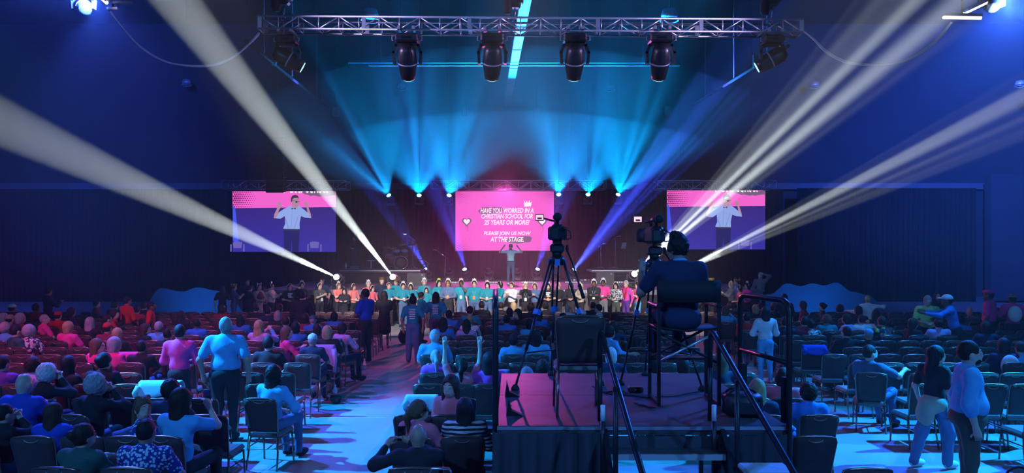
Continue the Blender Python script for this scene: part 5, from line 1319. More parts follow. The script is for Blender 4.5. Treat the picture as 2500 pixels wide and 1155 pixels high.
# ---------------------------------------------------------------- who is where
SEATED, STANDING = [], []
ROWS = [6.54, 7.58, 8.52, 9.42, 10.37]+[11.28+0.95*i for i in range(13)]
HW = {'short': 'short', 'quiff': 'tousled', 'curly': 'curly', 'afro': 'bushy', 'bob': 'bobbed', 'long': 'long', 'longcurly': 'long curly', 'bun': 'bunned', 'topbun': 'top-knotted', 'pony': 'ponytailed', 'braid': 'braided', 'pigbuns': 'twin-bunned', 'fringe': 'thinning'}
def S(x, y, hair, hc, top, f=0, arms='lap', **k):
    d = F*(HC-1.30)/(y-YH); d = min(ROWS, key=lambda q: abs(q-d))
    zt = HC-(y-YH)*d/F; k.setdefault('height', 1.70*max(.84, min(1.12, (zt-.545)/.775))); SEATED.append(dict(x=x, d=d, X=(x-1250)/F*d, hair=hair, hc=hc, top=top, f=f, arms=arms, k=k))
def U(x, y, dd, label, hair, hc, top, f=0, arms='down', **k):
    """someone standing: head top on row y at distance dd"""
    STANDING.append(dict(x=x, y=y, d=dd, label=label, hair=hair, hc=hc, top=top, f=f, arms=arms, k=k))
# pink-lit side block, far rows first
S(27, 742, 'cap', 'blk', 'black', -20, 'lap', extras=('hat:white',), skin='m'); S(82, 741, 'short', 'blk', 'red', -20, skin='d'); S(4, 764, 'bob', 'gry', 'lilac', -10); S(24, 768, 'cap', 'dbr', 'grey', -20, extras=('hat:beige',))
S(46, 764, 'bob', 'gry', 'wine', -30); S(104, 768, 'short', 'gry', 'pink', -40, head=(-.5, 0)); S(139, 760, 'cap', 'dbr', 'red', 0, extras=('hat:red',)); S(174, 751, 'bob', 'dbr', 'navy', -50)
S(232, 733, 'short', 'dbr', 'wine', -60); S(277, 736, 'short', 'brn', 'black', -10); S(325, 742, 'short', 'blk', 'red', 10, lean=.5); S(350, 738, 'short', 'dbr', 'navy', 10); S(441, 760, 'long', 'dbr', 'black', 0)
S(480, 777, 'fringe', 'blk', 'blue', 0, skin='d'); S(10, 788, 'curly', 'gry', 'sky', 10); S(38, 792, 'short', 'blk', 'green', -35, 'hold', sleeve='long', extras=('phone:small phone held by a dark-suited man in the pink-lit block',), w=1.1); S(64, 794, 'curly', 'gry', 'print', -10)
S(164, 785, 'bob', 'bld', 'pink', -15, w=1.1); S(217, 775, 'long', 'gry', 'black', 0); S(254, 768, 'short', 'dbr', 'black', -40); S(278, 755, 'bob', 'dbr', 'red', -70, head=(-.3, 0)); S(261, 788, 'cap', 'dbr', 'wine', 0, extras=('hat:red',))
S(286, 801, 'long', 'bld', 'black', -10); S(230, 827, 'long', 'lbr', 'pink', -35, head=(-.7, 0), glasses=True); S(272, 824, 'bob', 'gry', 'pink', -20, 'hold', extras=('phone:phone held by a bobbed grey-haired person in pink',)); S(351, 790, 'long', 'brn', 'black', -40, head=(-.6, 0), face=True)
S(387, 784, 'fringe', 'gry', 'sky', 0, skin='d', extras=('backline',)); S(406, 802, 'short', 'blk', 'navy', 0, skin='m'); S(342, 831, 'short', 'blk', 'black', 0, skin='m'); S(247, 862, 'bun', 'blk', 'black', 0); S(166, 870, 'long', 'blk', 'black', -25)
S(76, 874, 'curly', 'dbr', 'lilac', -10); S(3, 868, 'short', 'blk', 'purple', 0); S(50, 911, 'none', 'brn', 'royal', -5, 'clap', w=1.15); S(88, 890, 'curly', 'wht', 'black', -35, 'face', sleeve='long', lean=.2)
S(219, 916, 'curly', 'gry', 'black', -25, 'face', sleeve='long', lean=.12, head=(-.4, .1)); S(4, 987, 'short', 'blk', 'black', -30, 'face', sleeve='long'); S(124, 986, 'long', 'brn', 'royal', 0, ('clap', 'clap')); S(190, 1038, 'bun', 'dbr', 'green', -10, 'lap', sleeve='long', w=1.15, head=(-.45, 0), glasses=True)
S(345, 968, 'pigbuns', 'lbr', 'floral', -75, ('lap', 'chairback'), sleeve='half', head=(-1.0, .0), face=True); S(351, 1024, 'fringe', 'blk', 'floral', 0, 'lap', w=1.15, skin='m'); S(412, 930, 'curly', 'blk', 'navy', 0, skin='m'); S(434, 950, 'long', 'dbr', 'sky', -15, ('lap', 'phone'), extras=('phone:phone held up by a long-haired person in light blue',))
S(660, 893, 'longcurly', 'blk', 'sky', -22, 'lap', sleeve='half'); S(632, 782, 'longcurly', 'bld', 'lilac', -15, 'phone', sleeve='long'); S(695, 798, 'long', 'lbr', 'pink', -60, 'clap', sleeve='long', head=(-.3, 0)); S(655, 820, 'short', 'blk', 'black', 0, w=1.1)
S(762, 815, 'cap', 'gry', 'navy', 0, extras=('hat:aqua',), skin='m'); S(774, 791, 'bob', 'dbr', 'navy', 0); S(798, 796, 'bob', 'bld', 'black', 0, w=1.15); S(832, 788, 'bob', 'dbr', 'lilac', -35, 'clap', sleeve='half', w=1.1); S(586, 768, 'long', 'blk', 'blue', 0)
S(652, 749, 'short', 'blk', 'navy', 0); S(679, 741, 'bob', 'dbr', 'wine', -40, 'hold'); S(677, 759, 'bob', 'gry', 'black', 0); S(720, 786, 'bob', 'blk', 'blue', 0); S(764, 769, 'cap', 'gry', 'blue', 10, extras=('hat:slate',)); S(743, 765, 'bob', 'dbr', 'wine', 0); S(816, 761, 'bob', 'blk', 'blue', 0); S(697, 771, 'short', 'dbr', 'black', 0)
S(540, 745, 'bob', 'dbr', 'wine', 0); S(625, 742, 'short', 'dbr', 'black', 10)
# middle block
S(1019, 977, 'pony', 'lbr', 'coral', -20, head=(-.7, 0), glasses=True); S(1020, 1035, 'none', 'blk', 'black', 0, (((.36, .26, -.02), (1, 0, -.5)), ((-.14, .36, .0), (1, .3, -.7))), sleeve='long', w=1.25, skin='m', glasses=True, extras=('phone:phone held up by a balding man in black',)); S(1134, 975, 'long', 'blk', 'stripe', 0, sleeve='long', w=1.15)
S(1107, 914, 'long', 'brn', 'coral', 150, 'fold', face=True, head=(.2, 0), sleeve='long'); S(1127, 875, 'pony', 'dbr', 'coral', 0, (((.28, .10, .46), (1, .4, 0)), ((.28, .10, .46), (1, .4, 0)))); S(1064, 855, 'braid', 'gry', 'magenta', 0, w=1.05); S(1194, 861, 'long', 'blk', 'magenta', 0)
S(1060, 805, 'short', 'wht', 'sky', 0, w=1.3, extras=('backline',)); S(1082, 775, 'long', 'blk', 'blue', 0); S(1095, 757, 'short', 'blk', 'blue', -10, skin='d', w=1.15, extras=('backline',)); S(1147, 747, 'short', 'dbr', 'teal', 0, w=1.1); S(1176, 735, 'short', 'dbr', 'black', 0); S(1222, 737, 'short', 'dbr', 'black', -20)
S(1146, 770, 'pony', 'bld', 'white', 0); S(1139, 780, 'long', 'dbr', 'lilac', 0); S(1237, 769, 'bun', 'dbr', 'blue', 0); S(1267, 754, 'long', 'dbr', 'black', 150, face=True); S(1244, 752, 'bob', 'dbr', 'teal', 0); S(1254, 738, 'bob', 'bld', 'black', 0); S(1296, 740, 'curly', 'dbr', 'black', 0)
S(1332, 738, 'bun', 'dbr', 'black', 0); S(1314, 754, 'longcurly', 'brn', 'blue', 0); S(1293, 778, 'bob', 'blk', 'sky', -10, ('face', 'lap')); S(1253, 816, 'bun', 'blk', 'sky', 0, w=1.1); S(1308, 806, 'long', 'blk', 'sky', 0, w=1.1, extras=('backline',)); S(1384, 742, 'none', 'blk', 'white', -10, ('lap', 'face')); S(1423, 757, 'cap', 'gry', 'sky', 0, extras=('hat:white',))
S(1464, 742, 'short', 'dbr', 'white', 75, 'clap', glasses=True, sleeve='long'); S(1448, 737, 'short', 'dbr', 'black', 0); S(1484, 797, 'curly', 'blk', 'sky', -50, ('lap', 'side'), sleeve='half', head=(-.4, 0)); S(1500, 785, 'bob', 'brn', 'navy', 0); S(1493, 850, 'bob', 'wht', 'navy', 0); S(1325, 880, 'curly', 'dbr', 'navy', 0); S(1286, 898, 'bob', 'gry', 'sky', 0)
S(1762, 862, 'long', 'lbr', 'navy', 0); S(1375, 765, 'bob', 'dbr', 'sky', 0); S(1975, 936, 'curly', 'dbr', 'blue', 0, sleeve='long', w=1.05); S(1850, 927, 'long', 'bld', 'navy', -15); S(1912, 900, 'bob', 'dbr', 'coral', -20, head=(-.5, 0)); S(1668, 872, 'bob', 'dbr', 'coral', 0); S(1600, 868, 'bob', 'blk', 'coral', 0)
# blue-lit side block
S(1807, 733, 'short', 'blk', 'black', 10); S(1857, 739, 'short', 'blk', 'black', 0, skin='m'); S(1845, 744, 'bob', 'bld', 'black', 0); S(1891, 740, 'curly', 'brn', 'black', 0); S(1966, 735, 'bob', 'brn', 'wine', 60, 'hold', extras=('cup:paper cup held by a person facing the drums',)); S(2009, 739, 'bun', 'blk', 'black', 70); S(2051, 744, 'curly', 'blk', 'black', 20)
S(2098, 747, 'bob', 'blk', 'black', 0); S(1823, 763, 'short', 'blk', 'red', -30, 'clap', sleeve='long', skin='m'); S(1770, 748, 'bob', 'lbr', 'sky', -40, 'face', sleeve='long'); S(1783, 738, 'short', 'blk', 'black', 0); S(1917, 773, 'short', 'blk', 'navy', 0); S(1967, 772, 'short', 'dbr', 'wine', 0)
S(1979, 780, 'bun', 'dbr', 'print', 0, w=1.05); S(2019, 768, 'curly', 'lbr', 'teal', 0, w=1.1); S(2073, 767, 'bob', 'brn', 'lilac', 40); S(2104, 768, 'short', 'blk', 'white', 0); S(2138, 757, 'long', 'dbr', 'mix', -30); S(2160, 772, 'short', 'brn', 'mix', 10, w=1.35, sleeve='long', lean=.15); S(2226, 777, 'bob', 'brn', 'black', -70, sleeve='long', face=True, head=(-.2, 0))
S(2123, 803, 'cap', 'gry', 'black', 0, extras=('hat:sky',)); S(2070, 797, 'short', 'dbr', 'black', 0); S(2122, 842, 'short', 'dbr', 'slate', -58, ('lap', 'reach'), w=1.2, head=(-.5, 0), beard=True); S(2293, 777, 'bun', 'blk', 'lilac', 0, w=1.35); S(2346, 770, 'short', 'blk', 'blue', -10, skin='d'); S(2410, 785, 'bob', 'dbr', 'navy', 0); S(2440, 752, 'short', 'blk', 'black', 10, skin='d')
S(2455, 827, 'bob', 'dbr', 'navy', -10, extras=('backpack',)); S(2494, 834, 'short', 'brn', 'sky', 0); S(2371, 750, 'none', 'blk', 'grey', 0)
# standing in the audience
U(116, 702, 21.0, 'dim person in dark blue clapping at the far edge of the pink-lit block', 'short', 'blk', 'navy', -40, 'clap', skin='m', sleeve='long')
U(309, 724, 18.3, 'standing person with glasses in a red jacket and blue scarf', 'short', 'blk', 'red', -30, 'hold', skin='m', glasses=True, sleeve='long')
U(368, 737, 17.4, 'standing dark-haired person in a red top beside the blue scalloped panel', 'short', 'blk', 'red', -70, 'down', skin='d')
U(438, 793, 11.2, 'standing dark-haired person in a bright pink blazer seen from behind', 'short', 'blk', 'pink', 5, 'hold', sleeve='long', w=1.05, skin='m')
U(550, 774, 10.6, 'broad standing man in a turquoise polo shirt seen from behind', 'fringe', 'gry', 'sky', 0, 'out', w=1.35, height=1.82, skin='m')
U(893, 705, 17.9, 'standing dark-skinned staff member in royal blue polo at the aisle', 'short', 'blk', 'royal', 60, 'hold', skin='d', height=1.84, w=1.15, bottom='black')
U(938, 711, 20.4, 'person in a long black dress and white trainers in the aisle', 'long', 'dbr', 'black', -10, 'fold', dress=True, shoes='white', w=1.15, height=1.62)
U(1008, 722, 17.9, 'person in teal T-shirt with lined back print and wide pale jeans', 'topbun', 'blk', 'teal', 0, 'down', extras=('backprint',), bottom='denim', bottom_w=1.35, height=1.67, skin='m')
U(1028, 713, 21.5, 'short-haired person in teal clapping beside two printed teal T-shirts', 'short', 'brn', 'teal', -60, 'clap', w=1.1)
U(1064, 714, 19.2, 'person with long dark hair and teal T-shirt with back print', 'long', 'dbr', 'teal', 0, 'down', extras=('backprint',), bottom='slate', w=1.15)
U(737, 710, 18.7, 'standing man in plain black seen from behind before the stage line', 'short', 'blk', 'black', 0, 'hold', height=1.75, w=1.2, sleeve='long')
U(1869, 750, 15.1, 'standing person with waist-long dark hair in white blouse and pale jeans', 'long', 'blk', 'white', 0, 'hold', sleeve='half', bottom='sky', shoes='white', height=1.62, w=1.05, extras=('phone:phone held by the person in the white blouse',))
U(1915, 718, 19.6, 'standing person with long black hair before the blue scalloped panel', 'long', 'blk', 'black', -10, 'hold', sleeve='long')
U(2119, 721, 19.6, 'standing person in a white shirt stretching one arm sideways', 'short', 'bld', 'white', -20, ('side', ((.45, .05, -.02), (.3, -.4, 0))), sleeve='long', height=1.6)
U(2264, 720, 16.9, 'standing man in a lime green shirt looking down', 'short', 'gry', 'lime', 160, 'hold', head=(0, -.4), face=True, height=1.75, w=1.1)
U(2288, 712, 20.5, 'standing person with long brown hair behind the lime green shirt', 'long', 'brn', 'black', 170, 'fold', height=1.6)
U(2334, 718, 16.2, 'standing person in white cap and blue jacket leaning forward', 'cap', 'blk', 'blue', 60, 'reach', extras=('hat:white',), skin='d', sleeve='long', lean=.25)
U(2416, 708, 17.5, 'standing person in a pink beret and pink polo shirt', 'beret', 'blk', 'pink', 40, 'down', extras=('hat:pink',), skin='d', w=1.2, height=1.84)
U(2472, 717, 17.5, 'standing person in grey cap and pink top with white bag', 'cap', 'blk', 'pink', -20, 'hold', extras=('hat:grey', 'backpack'), skin='d', height=1.74)
U(2280, 845, 9.3, 'walking person with long black hair, black top and wide jeans', 'long', 'blk', 'black', -72, 'down', extras=('tied',), bottom='denim', bottom_w=1.3, height=1.59, legs='walk', shoes='white', head=(-.5, -.15), face=True)
U(2362, 833, 7.9, 'heavy bearded man in an open light blue shirt standing near the aisle', 'short', 'dbr', 'sky', -112, 'down', w=1.5, height=1.83, sleeve='half', bottom='olive', beard=True, face=True, head=(.1, 0))
# the line of people standing before the stage
def L(x, y, dd, lab, hair, hc, top, f=180, arms='hold', **k): U(x, y, dd, lab, hair, hc, top, f, arms, group='people standing before the stage', face=True, **k)
TI, HB, GC = ('tiara', 'white'), ('band', 'white'), ('crown', 'gold')
L(543, 698, 25.0, 'long-haired person in black with back turned, outermost of the stage line', 'long', 'dbr', 'black', 20, 'down')
L(570, 694, 25.5, 'man in slate blue polo and gold crown clapping beside blue panel', 'short', 'brn', 'slate', -60, 'clap', crown=GC, w=1.2, bottom='denim')
L(604, 681, 27.0, 'dim man in a dark suit behind the gold-crowned clapping man', 'short', 'blk', 'black', -160, 'down', skin='m', sleeve='long', height=1.78)
L(609, 697, 25.2, 'person in black jacket and dark cap with back turned', 'cap', 'blk', 'black', -40, 'hold', extras=('hat:black',), w=1.2, sleeve='long')
L(632, 694, 25.8, 'person in pale shirt and dark red vest wearing ear headband', 'short', 'brn', 'beige', -120, 'hold', crown=('ears', 'white'), extras=('vest',), bottom='cream', sleeve='long')
L(645, 700, 26.2, 'dark-skinned person in cream behind the dark red vest', 'short', 'blk', 'cream', -150, 'hold', skin='d', sleeve='long')
L(662, 692, 25.8, 'person in cream jacket and white tiara clapping', 'short', 'brn', 'cream', -90, 'clap', crown=TI, sleeve='long', w=1.15, glasses=True)
L(708, 694, 25.8, 'person in black printed T-shirt with hand raised to the head', 'bob', 'brn', 'black', -160, ('head', 'hold'), crown=HB, extras=('frontprint',), w=1.1)
L(737, 689, 26.3, 'person in plain black top wearing a white tiara', 'bob', 'dbr', 'black', -150, 'hold', crown=TI, sleeve='long')
L(780, 692, 26.0, 'person in olive grey T-shirt with headband and badge', 'short', 'brn', 'olive', -130, 'clap', crown=HB, extras=('lanyard',), w=1.1)
L(786, 680, 27.2, 'dim person in dark clothes behind the olive T-shirt', 'short', 'blk', 'navy', 180, 'down', skin='m', height=1.76)
L(826, 691, 26.2, 'long-haired person in salmon top with tiara beside the black hood', 'long', 'lbr', 'salmon', -130, 'clap', crown=TI)
L(841, 704, 25.4, 'smiling black-haired person in black beside two salmon tops', 'long', 'blk', 'black', 180, 'fold', sleeve='long', height=1.6)
L(862, 693, 25.8, 'long-haired person in salmon T-shirt with badge and headband', 'long', 'brn', 'salmon', -120, 'hold', crown=HB, extras=('lanyard',), bottom='black', w=1.1)
L(899, 687, 27.0, 'grey-haired person in orange shirt with tiara behind the pink shirt', 'short', 'gry', 'salmon', -150, 'hold', crown=TI)
L(908, 698, 26.0, 'dark-haired person in light pink shirt with headband', 'bob', 'dbr', 'coral', -120, 'hold', crown=HB, height=1.62)
L(932, 678, 26.8, 'tall man in navy blazer wearing a gold crown', 'short', 'gry', 'navy', -150, 'down', crown=GC, sleeve='long', height=1.8)
L(949, 691, 26.2, 'person in teal shirt with beige headband holding a cup', 'short', 'lbr', 'teal', -150, 'hold', crown=('band', 'pinkish'), extras=('cup:white paper cup held by a teal-shirted person',))
L(967, 681, 27.0, 'person in teal shirt wearing a gold crown and glasses', 'short', 'brn', 'teal', 170, 'hold', crown=GC, glasses=True, height=1.76)
L(984, 691, 25.9, 'person in teal T-shirt and jeans with white tiara, first beside the gold crown', 'pony', 'dbr', 'teal', -160, 'hold', crown=TI, bottom='denim', extras=('lanyard',))
L(1003, 694, 26.6, 'dark-skinned smiling person in teal with white tiara', 'bob', 'blk', 'teal', 180, 'down', crown=TI, skin='m', w=1.15)
L(1036, 682, 27.0, 'man in teal shirt with white tiara standing tallest by the aisle', 'short', 'gry', 'teal', 180, 'down', crown=TI, height=1.78, w=1.1)
L(1041, 702, 25.6, 'short dark-haired person in teal with headband beside the printed T-shirts', 'bob', 'blk', 'teal', -170, 'hold', crown=HB, height=1.55)
L(1071, 684, 26.4, 'long-haired person in teal with a yellow tiara', 'long', 'blk', 'teal', -150, 'hold', crown=('tiara', 'yellow'), extras=('lanyard',))
L(1094, 684, 26.2, 'person in grey denim jacket over teal with orange badge', 'longcurly', 'aub', 'denim', 180, 'hold', crown=TI, skin='m', sleeve='long', bottom='black', extras=('lanyard:orange',), glasses=True)
L(1126, 684, 26.2, 'person in teal holding a hand to the mouth, pink tiara', 'short', 'blk', 'teal', 180, ('face', 'down'), crown=('tiara', 'pinkish'), skin='d', bottom='denim', extras=('lanyard',))
L(1158, 685, 26.0, 'broad person in teal T-shirt and jeans with white tiara', 'short', 'blk', 'teal', 180, 'down', crown=TI, w=1.45, bottom='denim', extras=('lanyard:orange',))
L(1190, 689, 26.0, 'black-haired person in teal with pale tiara beside the broad one', 'bob', 'blk', 'teal', 175, 'hold', crown=('tiara', 'pinkish'), w=1.2, bottom='denim', extras=('lanyard',))
L(1221, 688, 26.0, 'dark-haired person in teal in profile with headband', 'bob', 'blk', 'teal', 120, 'fold', crown=HB, w=1.25, bottom='denim')
L(1250, 690, 26.0, 'person in white cardigan with pink headband under the speaker', 'short', 'brn', 'white', 150, 'clap', crown=('band', 'pinkish'), sleeve='long', bottom='black', w=1.1)
L(1283, 692, 26.0, 'blonde person in black jacket with hands over the mouth', 'long', 'bld', 'black', 180, 'face', crown=TI, sleeve='long', bottom='black', extras=('lanyard',))
L(1306, 692, 26.1, 'auburn-haired person in grey denim jacket with headband', 'bob', 'aub', 'denim', 170, 'clap', crown=HB, sleeve='long')
L(1338, 692, 26.2, 'person in black T-shirt with orange badge behind the tripod', 'long', 'dbr', 'black', 180, 'hold', crown=TI, extras=('lanyard:orange', 'frontprint'))
L(1363, 693, 26.4, 'light-haired person in black behind the tripod legs', 'bob', 'bld', 'black', 180, 'hold', crown=('tiara', 'pinkish'), sleeve='long')
L(1394, 690, 26.3, 'dark-haired person in black beside the beige sweater', 'long', 'blk', 'black', 170, 'hold', sleeve='long')
L(1418, 692, 26.0, 'blonde person in beige sweater with headband', 'long', 'bld', 'beige', 120, 'clap', crown=HB, sleeve='long')
L(1450, 685, 26.2, 'dark-skinned person in black jacket with white tiara and badge', 'short', 'blk', 'black', 170, 'fold', crown=TI, skin='d', sleeve='long', extras=('lanyard',), w=1.15)
L(1473, 683, 26.2, 'dark-skinned person with glasses in bright pink top and grey trousers', 'short', 'blk', 'pink', 160, 'hold', crown=TI, skin='d', bottom='grey', glasses=True, extras=('lanyard',))
L(1504, 690, 26.0, 'black-haired person in patterned white blouse and green trousers', 'long', 'blk', 'print', 150, 'hold', crown=HB, bottom='olive', sleeve='long', shoes='white')
L(1529, 686, 26.0, 'grey-haired person in magenta jacket with red scarf', 'short', 'gry', 'magenta', 130, 'down', crown=HB, extras=('scarf',), bottom='purple', sleeve='long')
L(1557, 689, 26.0, 'brown-haired person in pink and black clapping, pale jeans', 'long', 'brn', 'coral', 110, 'clap', crown=HB, bottom='sky', shoes='white')
L(1738, 680, 26.6, 'gold-crowned person half hidden by the director chair', 'short', 'gry', 'wine', 90, 'hold', crown=GC)
L(1786, 687, 26.0, 'blonde person in pale grey with headband beyond the operator', 'bob', 'bld', 'grey', 90, 'clap', crown=HB, sleeve='long')
L(1800, 682, 27.0, 'gold-crowned person in blue beyond the operator', 'short', 'brn', 'blue', 100, 'hold', crown=GC, height=1.75)
L(1806, 697, 25.6, 'dark-haired person in salmon with headband before the gold crown', 'bob', 'blk', 'salmon', 90, 'hold', crown=HB, height=1.6)
L(1825, 691, 25.8, 'black-haired person in pink with star tiara at the line end', 'long', 'blk', 'pink', 110, 'fold', crown=TI)
L(1857, 664, 29.0, 'dim man in plaid shirt with a hand to his forehead', 'short', 'gry', 'grey', 150, ('head', 'down'), height=1.78, sleeve='long')

# label and build everybody
def block(X, d):
    if X < -2.2: return 0
    return 1 if X < 3.75+0.03*d else 2
BN = ['pink-lit block', 'middle block', 'blue-lit block']
def rown(d): return 1+min(range(len(ROWS)), key=lambda i: abs(ROWS[i]-d))
for p in SEATED: p['b'] = block(p['X'], p['d']); p['row'] = rown(p['d'])
cnt = {}
for p in sorted(SEATED, key=lambda q: -q['X'] if q['b'] == 0 else q['X']):
    key = (p['b'], p['row']); cnt[key] = cnt.get(key, 0)+1; p['n'] = cnt[key]
for p in SEATED:
    k = dict(p['k']); hat = [e[4:] for e in k.get('extras', ()) if e.startswith('hat:')]
    hp_ = ('%s cap' % hat[0]) if hat else ('bald head' if p['hair'] == 'none' else '%s %s hair' % (HW.get(p['hair'], ''), HNAME[p['hc']]))
    tn = {'mix': 'multicoloured', 'print': 'patterned', 'stripe': 'striped', 'sky': 'light-blue', 'wine': 'dark-red'}.get(p['top'], p['top'])
    lab = 'person with %s and %s top, %s, %s row, %s from aisle' % (hp_, tn, BN[p['b']], ORD[p['row']], ORD[p['n']])
    a = p['arms']; a = (a, a) if isinstance(a, str) else a
    ln = k.pop('lean', random.uniform(-.02, .10)); hd = k.pop('head', (random.uniform(-.25, .25), 0))
    hgt = k.pop('height', 1.70)
    make_person((p['X'], p['d'], 0), math.radians(p['f']), True, p['d'], p['hair'], p['hc'], p['top'], arms=a, label=lab, group='seated audience', lean=ln, head=hd, height=hgt, bottom=k.pop('bottom', random.choice(('navy', 'denim', 'black', 'denim'))), **k)
for p in STANDING:
    k = dict(p['k']); a = p['arms']; a = (a, a) if isinstance(a, str) else a
    z = HC-(p['y']-YH)/F*p['d']; k.pop('height', None); k.setdefault('group', 'people standing in the audience')
    make_person(((p['x']-1250)/F*p['d'], p['d'], 0), math.radians(p['f']), False, p['d'], p['hair'], p['hc'], p['top'], arms=a, label=p['label'], height=z/1.0, bottom=k.pop('bottom', 'black'), **k)
# operator, speaker and the musician
make_person((1.68, 7.20, PZ), 0.06, True, 7.2, 'quiff', 'blk', 'navy', arms=(((.29, .26, -.06), (.35, -.15, -1)), 'lap'), label='camera operator in dark polo and headset on the tall director chair', skin='m', w=1.25, lean=.02, head=(.35, 0), seat_z=0.78, feet_z=0.42,
            extras=('headset', 'collar'), height=1.82, shoes='black', bottom='navy')
sp = P(1247, 693, 32.0)
make_person((sp.x, 32.0, ZS), PI, False, 20.0, 'short', 'gry', 'aqua', arms=(((.30, .12, .12), (.9, -.1, -.8)), ((.30, .12, .12), (.9, -.1, -.8))), label='speaker on stage in light shirt, bow tie and navy trousers, hands raised', height=1.84, bottom='slate', glasses=True, face=True, extras=('bowtie', 'belt'), head=(-.2, 0), shoes='white')
dj = P(865, 655, 34.9)
make_person((dj.x, 34.9, ZS+0.62), PI-.2, False, 26.0, 'short', 'blk', 'black', arms=('hold', 'hold'), label='dim musician in black behind the mixing table', height=1.12*1.0 if False else 1.6, skin='m', sleeve='long', glasses=True)

# ---------------------------------------------------------------- rows of chairs
taken = [(p['X'], p['d'], math.radians(p['f'])) for p in SEATED]
solid = [((p['x']-1250)/F*p['d'], p['d']) for p in STANDING]
spots = []
for p in SEATED:
    f = p['f'] if abs(p['f']) <= 60 else 0
    # the chair stands under the sitter and follows the way they face a little
    rz = math.radians(f*0.35); spots.append((p['X']-0.0, p['d']+0.0, rz, True))
def free(x, y, solids=True):
    for a, b, c, o in spots:
        if abs(a-x) < 0.42 and abs(b-y) < 0.3: return False
    if solids:
        for a, b in solid:
            if abs(a-x) < 0.34 and abs(b-y) < 0.42: return False
    return True
cand = []
for yc in ROWS[:17]:
    db = yc-0.25
    e = -2.95-0.034*db
    for j in range(26): cand.append((e-0.235-0.47*j, yc))
    l = -1.36-0.03*max(0, db-9)
    for j in range(13):
        x = l+0.22+0.47*j
        if yc < 9.6 and -0.45 < x < 2.7: continue
        if x > 3.55+0.05*max(0, db-9): continue
        cand.append((x, yc))
    re_ = 6.55 if yc < 10.0 else 5.6
    for j in range(24): cand.append((re_+0.235+0.47*j, yc))
for x, y in cand:
    px = 1250+F*x/y
    if px < -25 or px > 2525: continue
    if y > 17.5 and x < -10: pass
    if free(x, y): spots.append((x+random.uniform(-.015, .015), y+random.uniform(-.02, .02), random.uniform(-.04, .04), False))
spots.sort(key=lambda q: q[1])
keep, rest = spots[:300], spots[300:]
cc = {}
lab_of = {}
for q in sorted(keep, key=lambda q: -q[0] if block(q[0], q[1]) == 0 else q[0]):
    key = (block(q[0], q[1]), rown(q[1])); cc[key] = cc.get(key, 0)+1; lab_of[q] = cc[key]
for q in keep:
    b, rw = block(q[0], q[1]), rown(q[1])
    add_chair(q[0], q[1], q[2], '%s brown banquet chair in the %s, %s row, %s from the aisle' % ('occupied' if q[3] else 'empty', BN[b], ORD[rw], ORD[min(lab_of[q], 30)]), q[1] < 13.6)
if rest:
    v0 = np.array(allmb.v); big = MB()
    for q in rest:
        c, s_ = math.cos(q[2]), math.sin(q[2]); n = len(big.v)
        big.v += [(q[0]+c*x-s_*y, q[1]+s_*x+c*y, z) for x, y, z in allmb.v]; big.f += [tuple(i+n for i in f) for f in allmb.f]; big.m += allmb.m; big.sm += allmb.sm
    tag(big.build('far_chair_rows', order), 'far rows of brown banquet chairs nearest the stage', 'chairs', kind='stuff')
add_chair(0.62, 6.80, 0.0, 'empty dark banquet chair standing alone on the camera platform', True, PZ)
# ---------------------------------------------------------------- clothes, bags and bottles left on and under the chairs
def draped(x, d, z, rz, w, fl, bl, m, label, seed=0):
    """a garment folded over a chair back: short flap in front, long flap behind"""
    rnd = random.Random(seed); r = empty('draped_jacket', (x, d, z), rz, label, 'clothing')
    N, K = 11, 12; vs_ = []
    for i in range(N):
        u = i/(N-1); xx = (-.5+u)*w
        for j in range(K):
            t = j/(K-1)
            wob = .022*math.sin(5*u*PI+seed+3*t)+.014*math.sin(13*u+seed*2)
            if t < .4: q = t/.4; y, zz = .055+wob*(1-q), -fl*(1-q)
            elif t < .55: q = (t-.4)/.15; y, zz = .055-.12*q, .02*math.sin(q*PI)+.012
            else: q = (t-.55)/.45; y, zz = -.065-.03*q-abs(wob)*q*1.6, -bl*q*(.8+.25*math.sin(3.1*u+seed))
            vs_.append((xx*(1+.12*math.sin(t*3+seed)), y, zz))
    mb = MB().add(vs_, [(i*K+j, (i+1)*K+j, (i+1)*K+j+1, i*K+j+1) for i in range(N-1) for j in range(K-1)], 0, True)
    o = mb.build('body_panel', m, r); md = o.modifiers.new('thick', 'SOLIDIFY'); md.thickness = .012
    for sx in (-1, 1):
        MB().tube([(sx*w*.45, -.07, -.03), (sx*w*.52, -.10, -bl*.5), (sx*w*.48, -.09, -bl*.95)], .04, 7, radii=[.045, .042, .03]).build('sleeve', m, r)
    return r
def on_chair(px, py):       # the chair whose back top is seen nearest this pixel
    best = min(keep, key=lambda q: (1250+F*q[0]/(q[1]-.3)-px)**2+(YH+F*(HC-.93)/(q[1]-.3)-py)**2)
    return best
def drape_on(px, py, w, fl, bl, top, label, seed):
    q = on_chair(px, py); c, s_ = math.cos(q[2]), math.sin(q[2]); ox, oy = 0.0, -0.285
    draped(q[0]+c*ox-s_*oy, q[1]+s_*ox+c*oy, 0.945, q[2], w, fl, bl, cloth(top), label, seed)
drape_on(332, 866, .42, .12, .34, 'pink', 'pink cardigan draped over a chair back before the pink blazer', 1)
drape_on(372, 915, .60, .12, .24, 'aqua', 'pale aqua jacket draped over a chair back before the pink blazer', 2)
drape_on(786, 860, .50, .10, .50, 'lilac', 'long lilac jacket hanging on the chair of the capped sitter', 3)
drape_on(838, 850, .34, .10, .42, 'teal', 'teal scarf hanging on a chair back beside the lilac jacket', 4)
drape_on(1020, 966, .40, .12, .14, 'aqua', 'pale aqua cloth lying over a chair back by the ponytail', 5)
drape_on(1965, 858, .40, .10, .14, 'royal', 'blue jacket lying over a chair back in the blue-lit block', 6)
drape_on(1196, 905, .42, .10, .45, 'denim', 'denim jacket hanging on a chair back beside the platform post', 7)
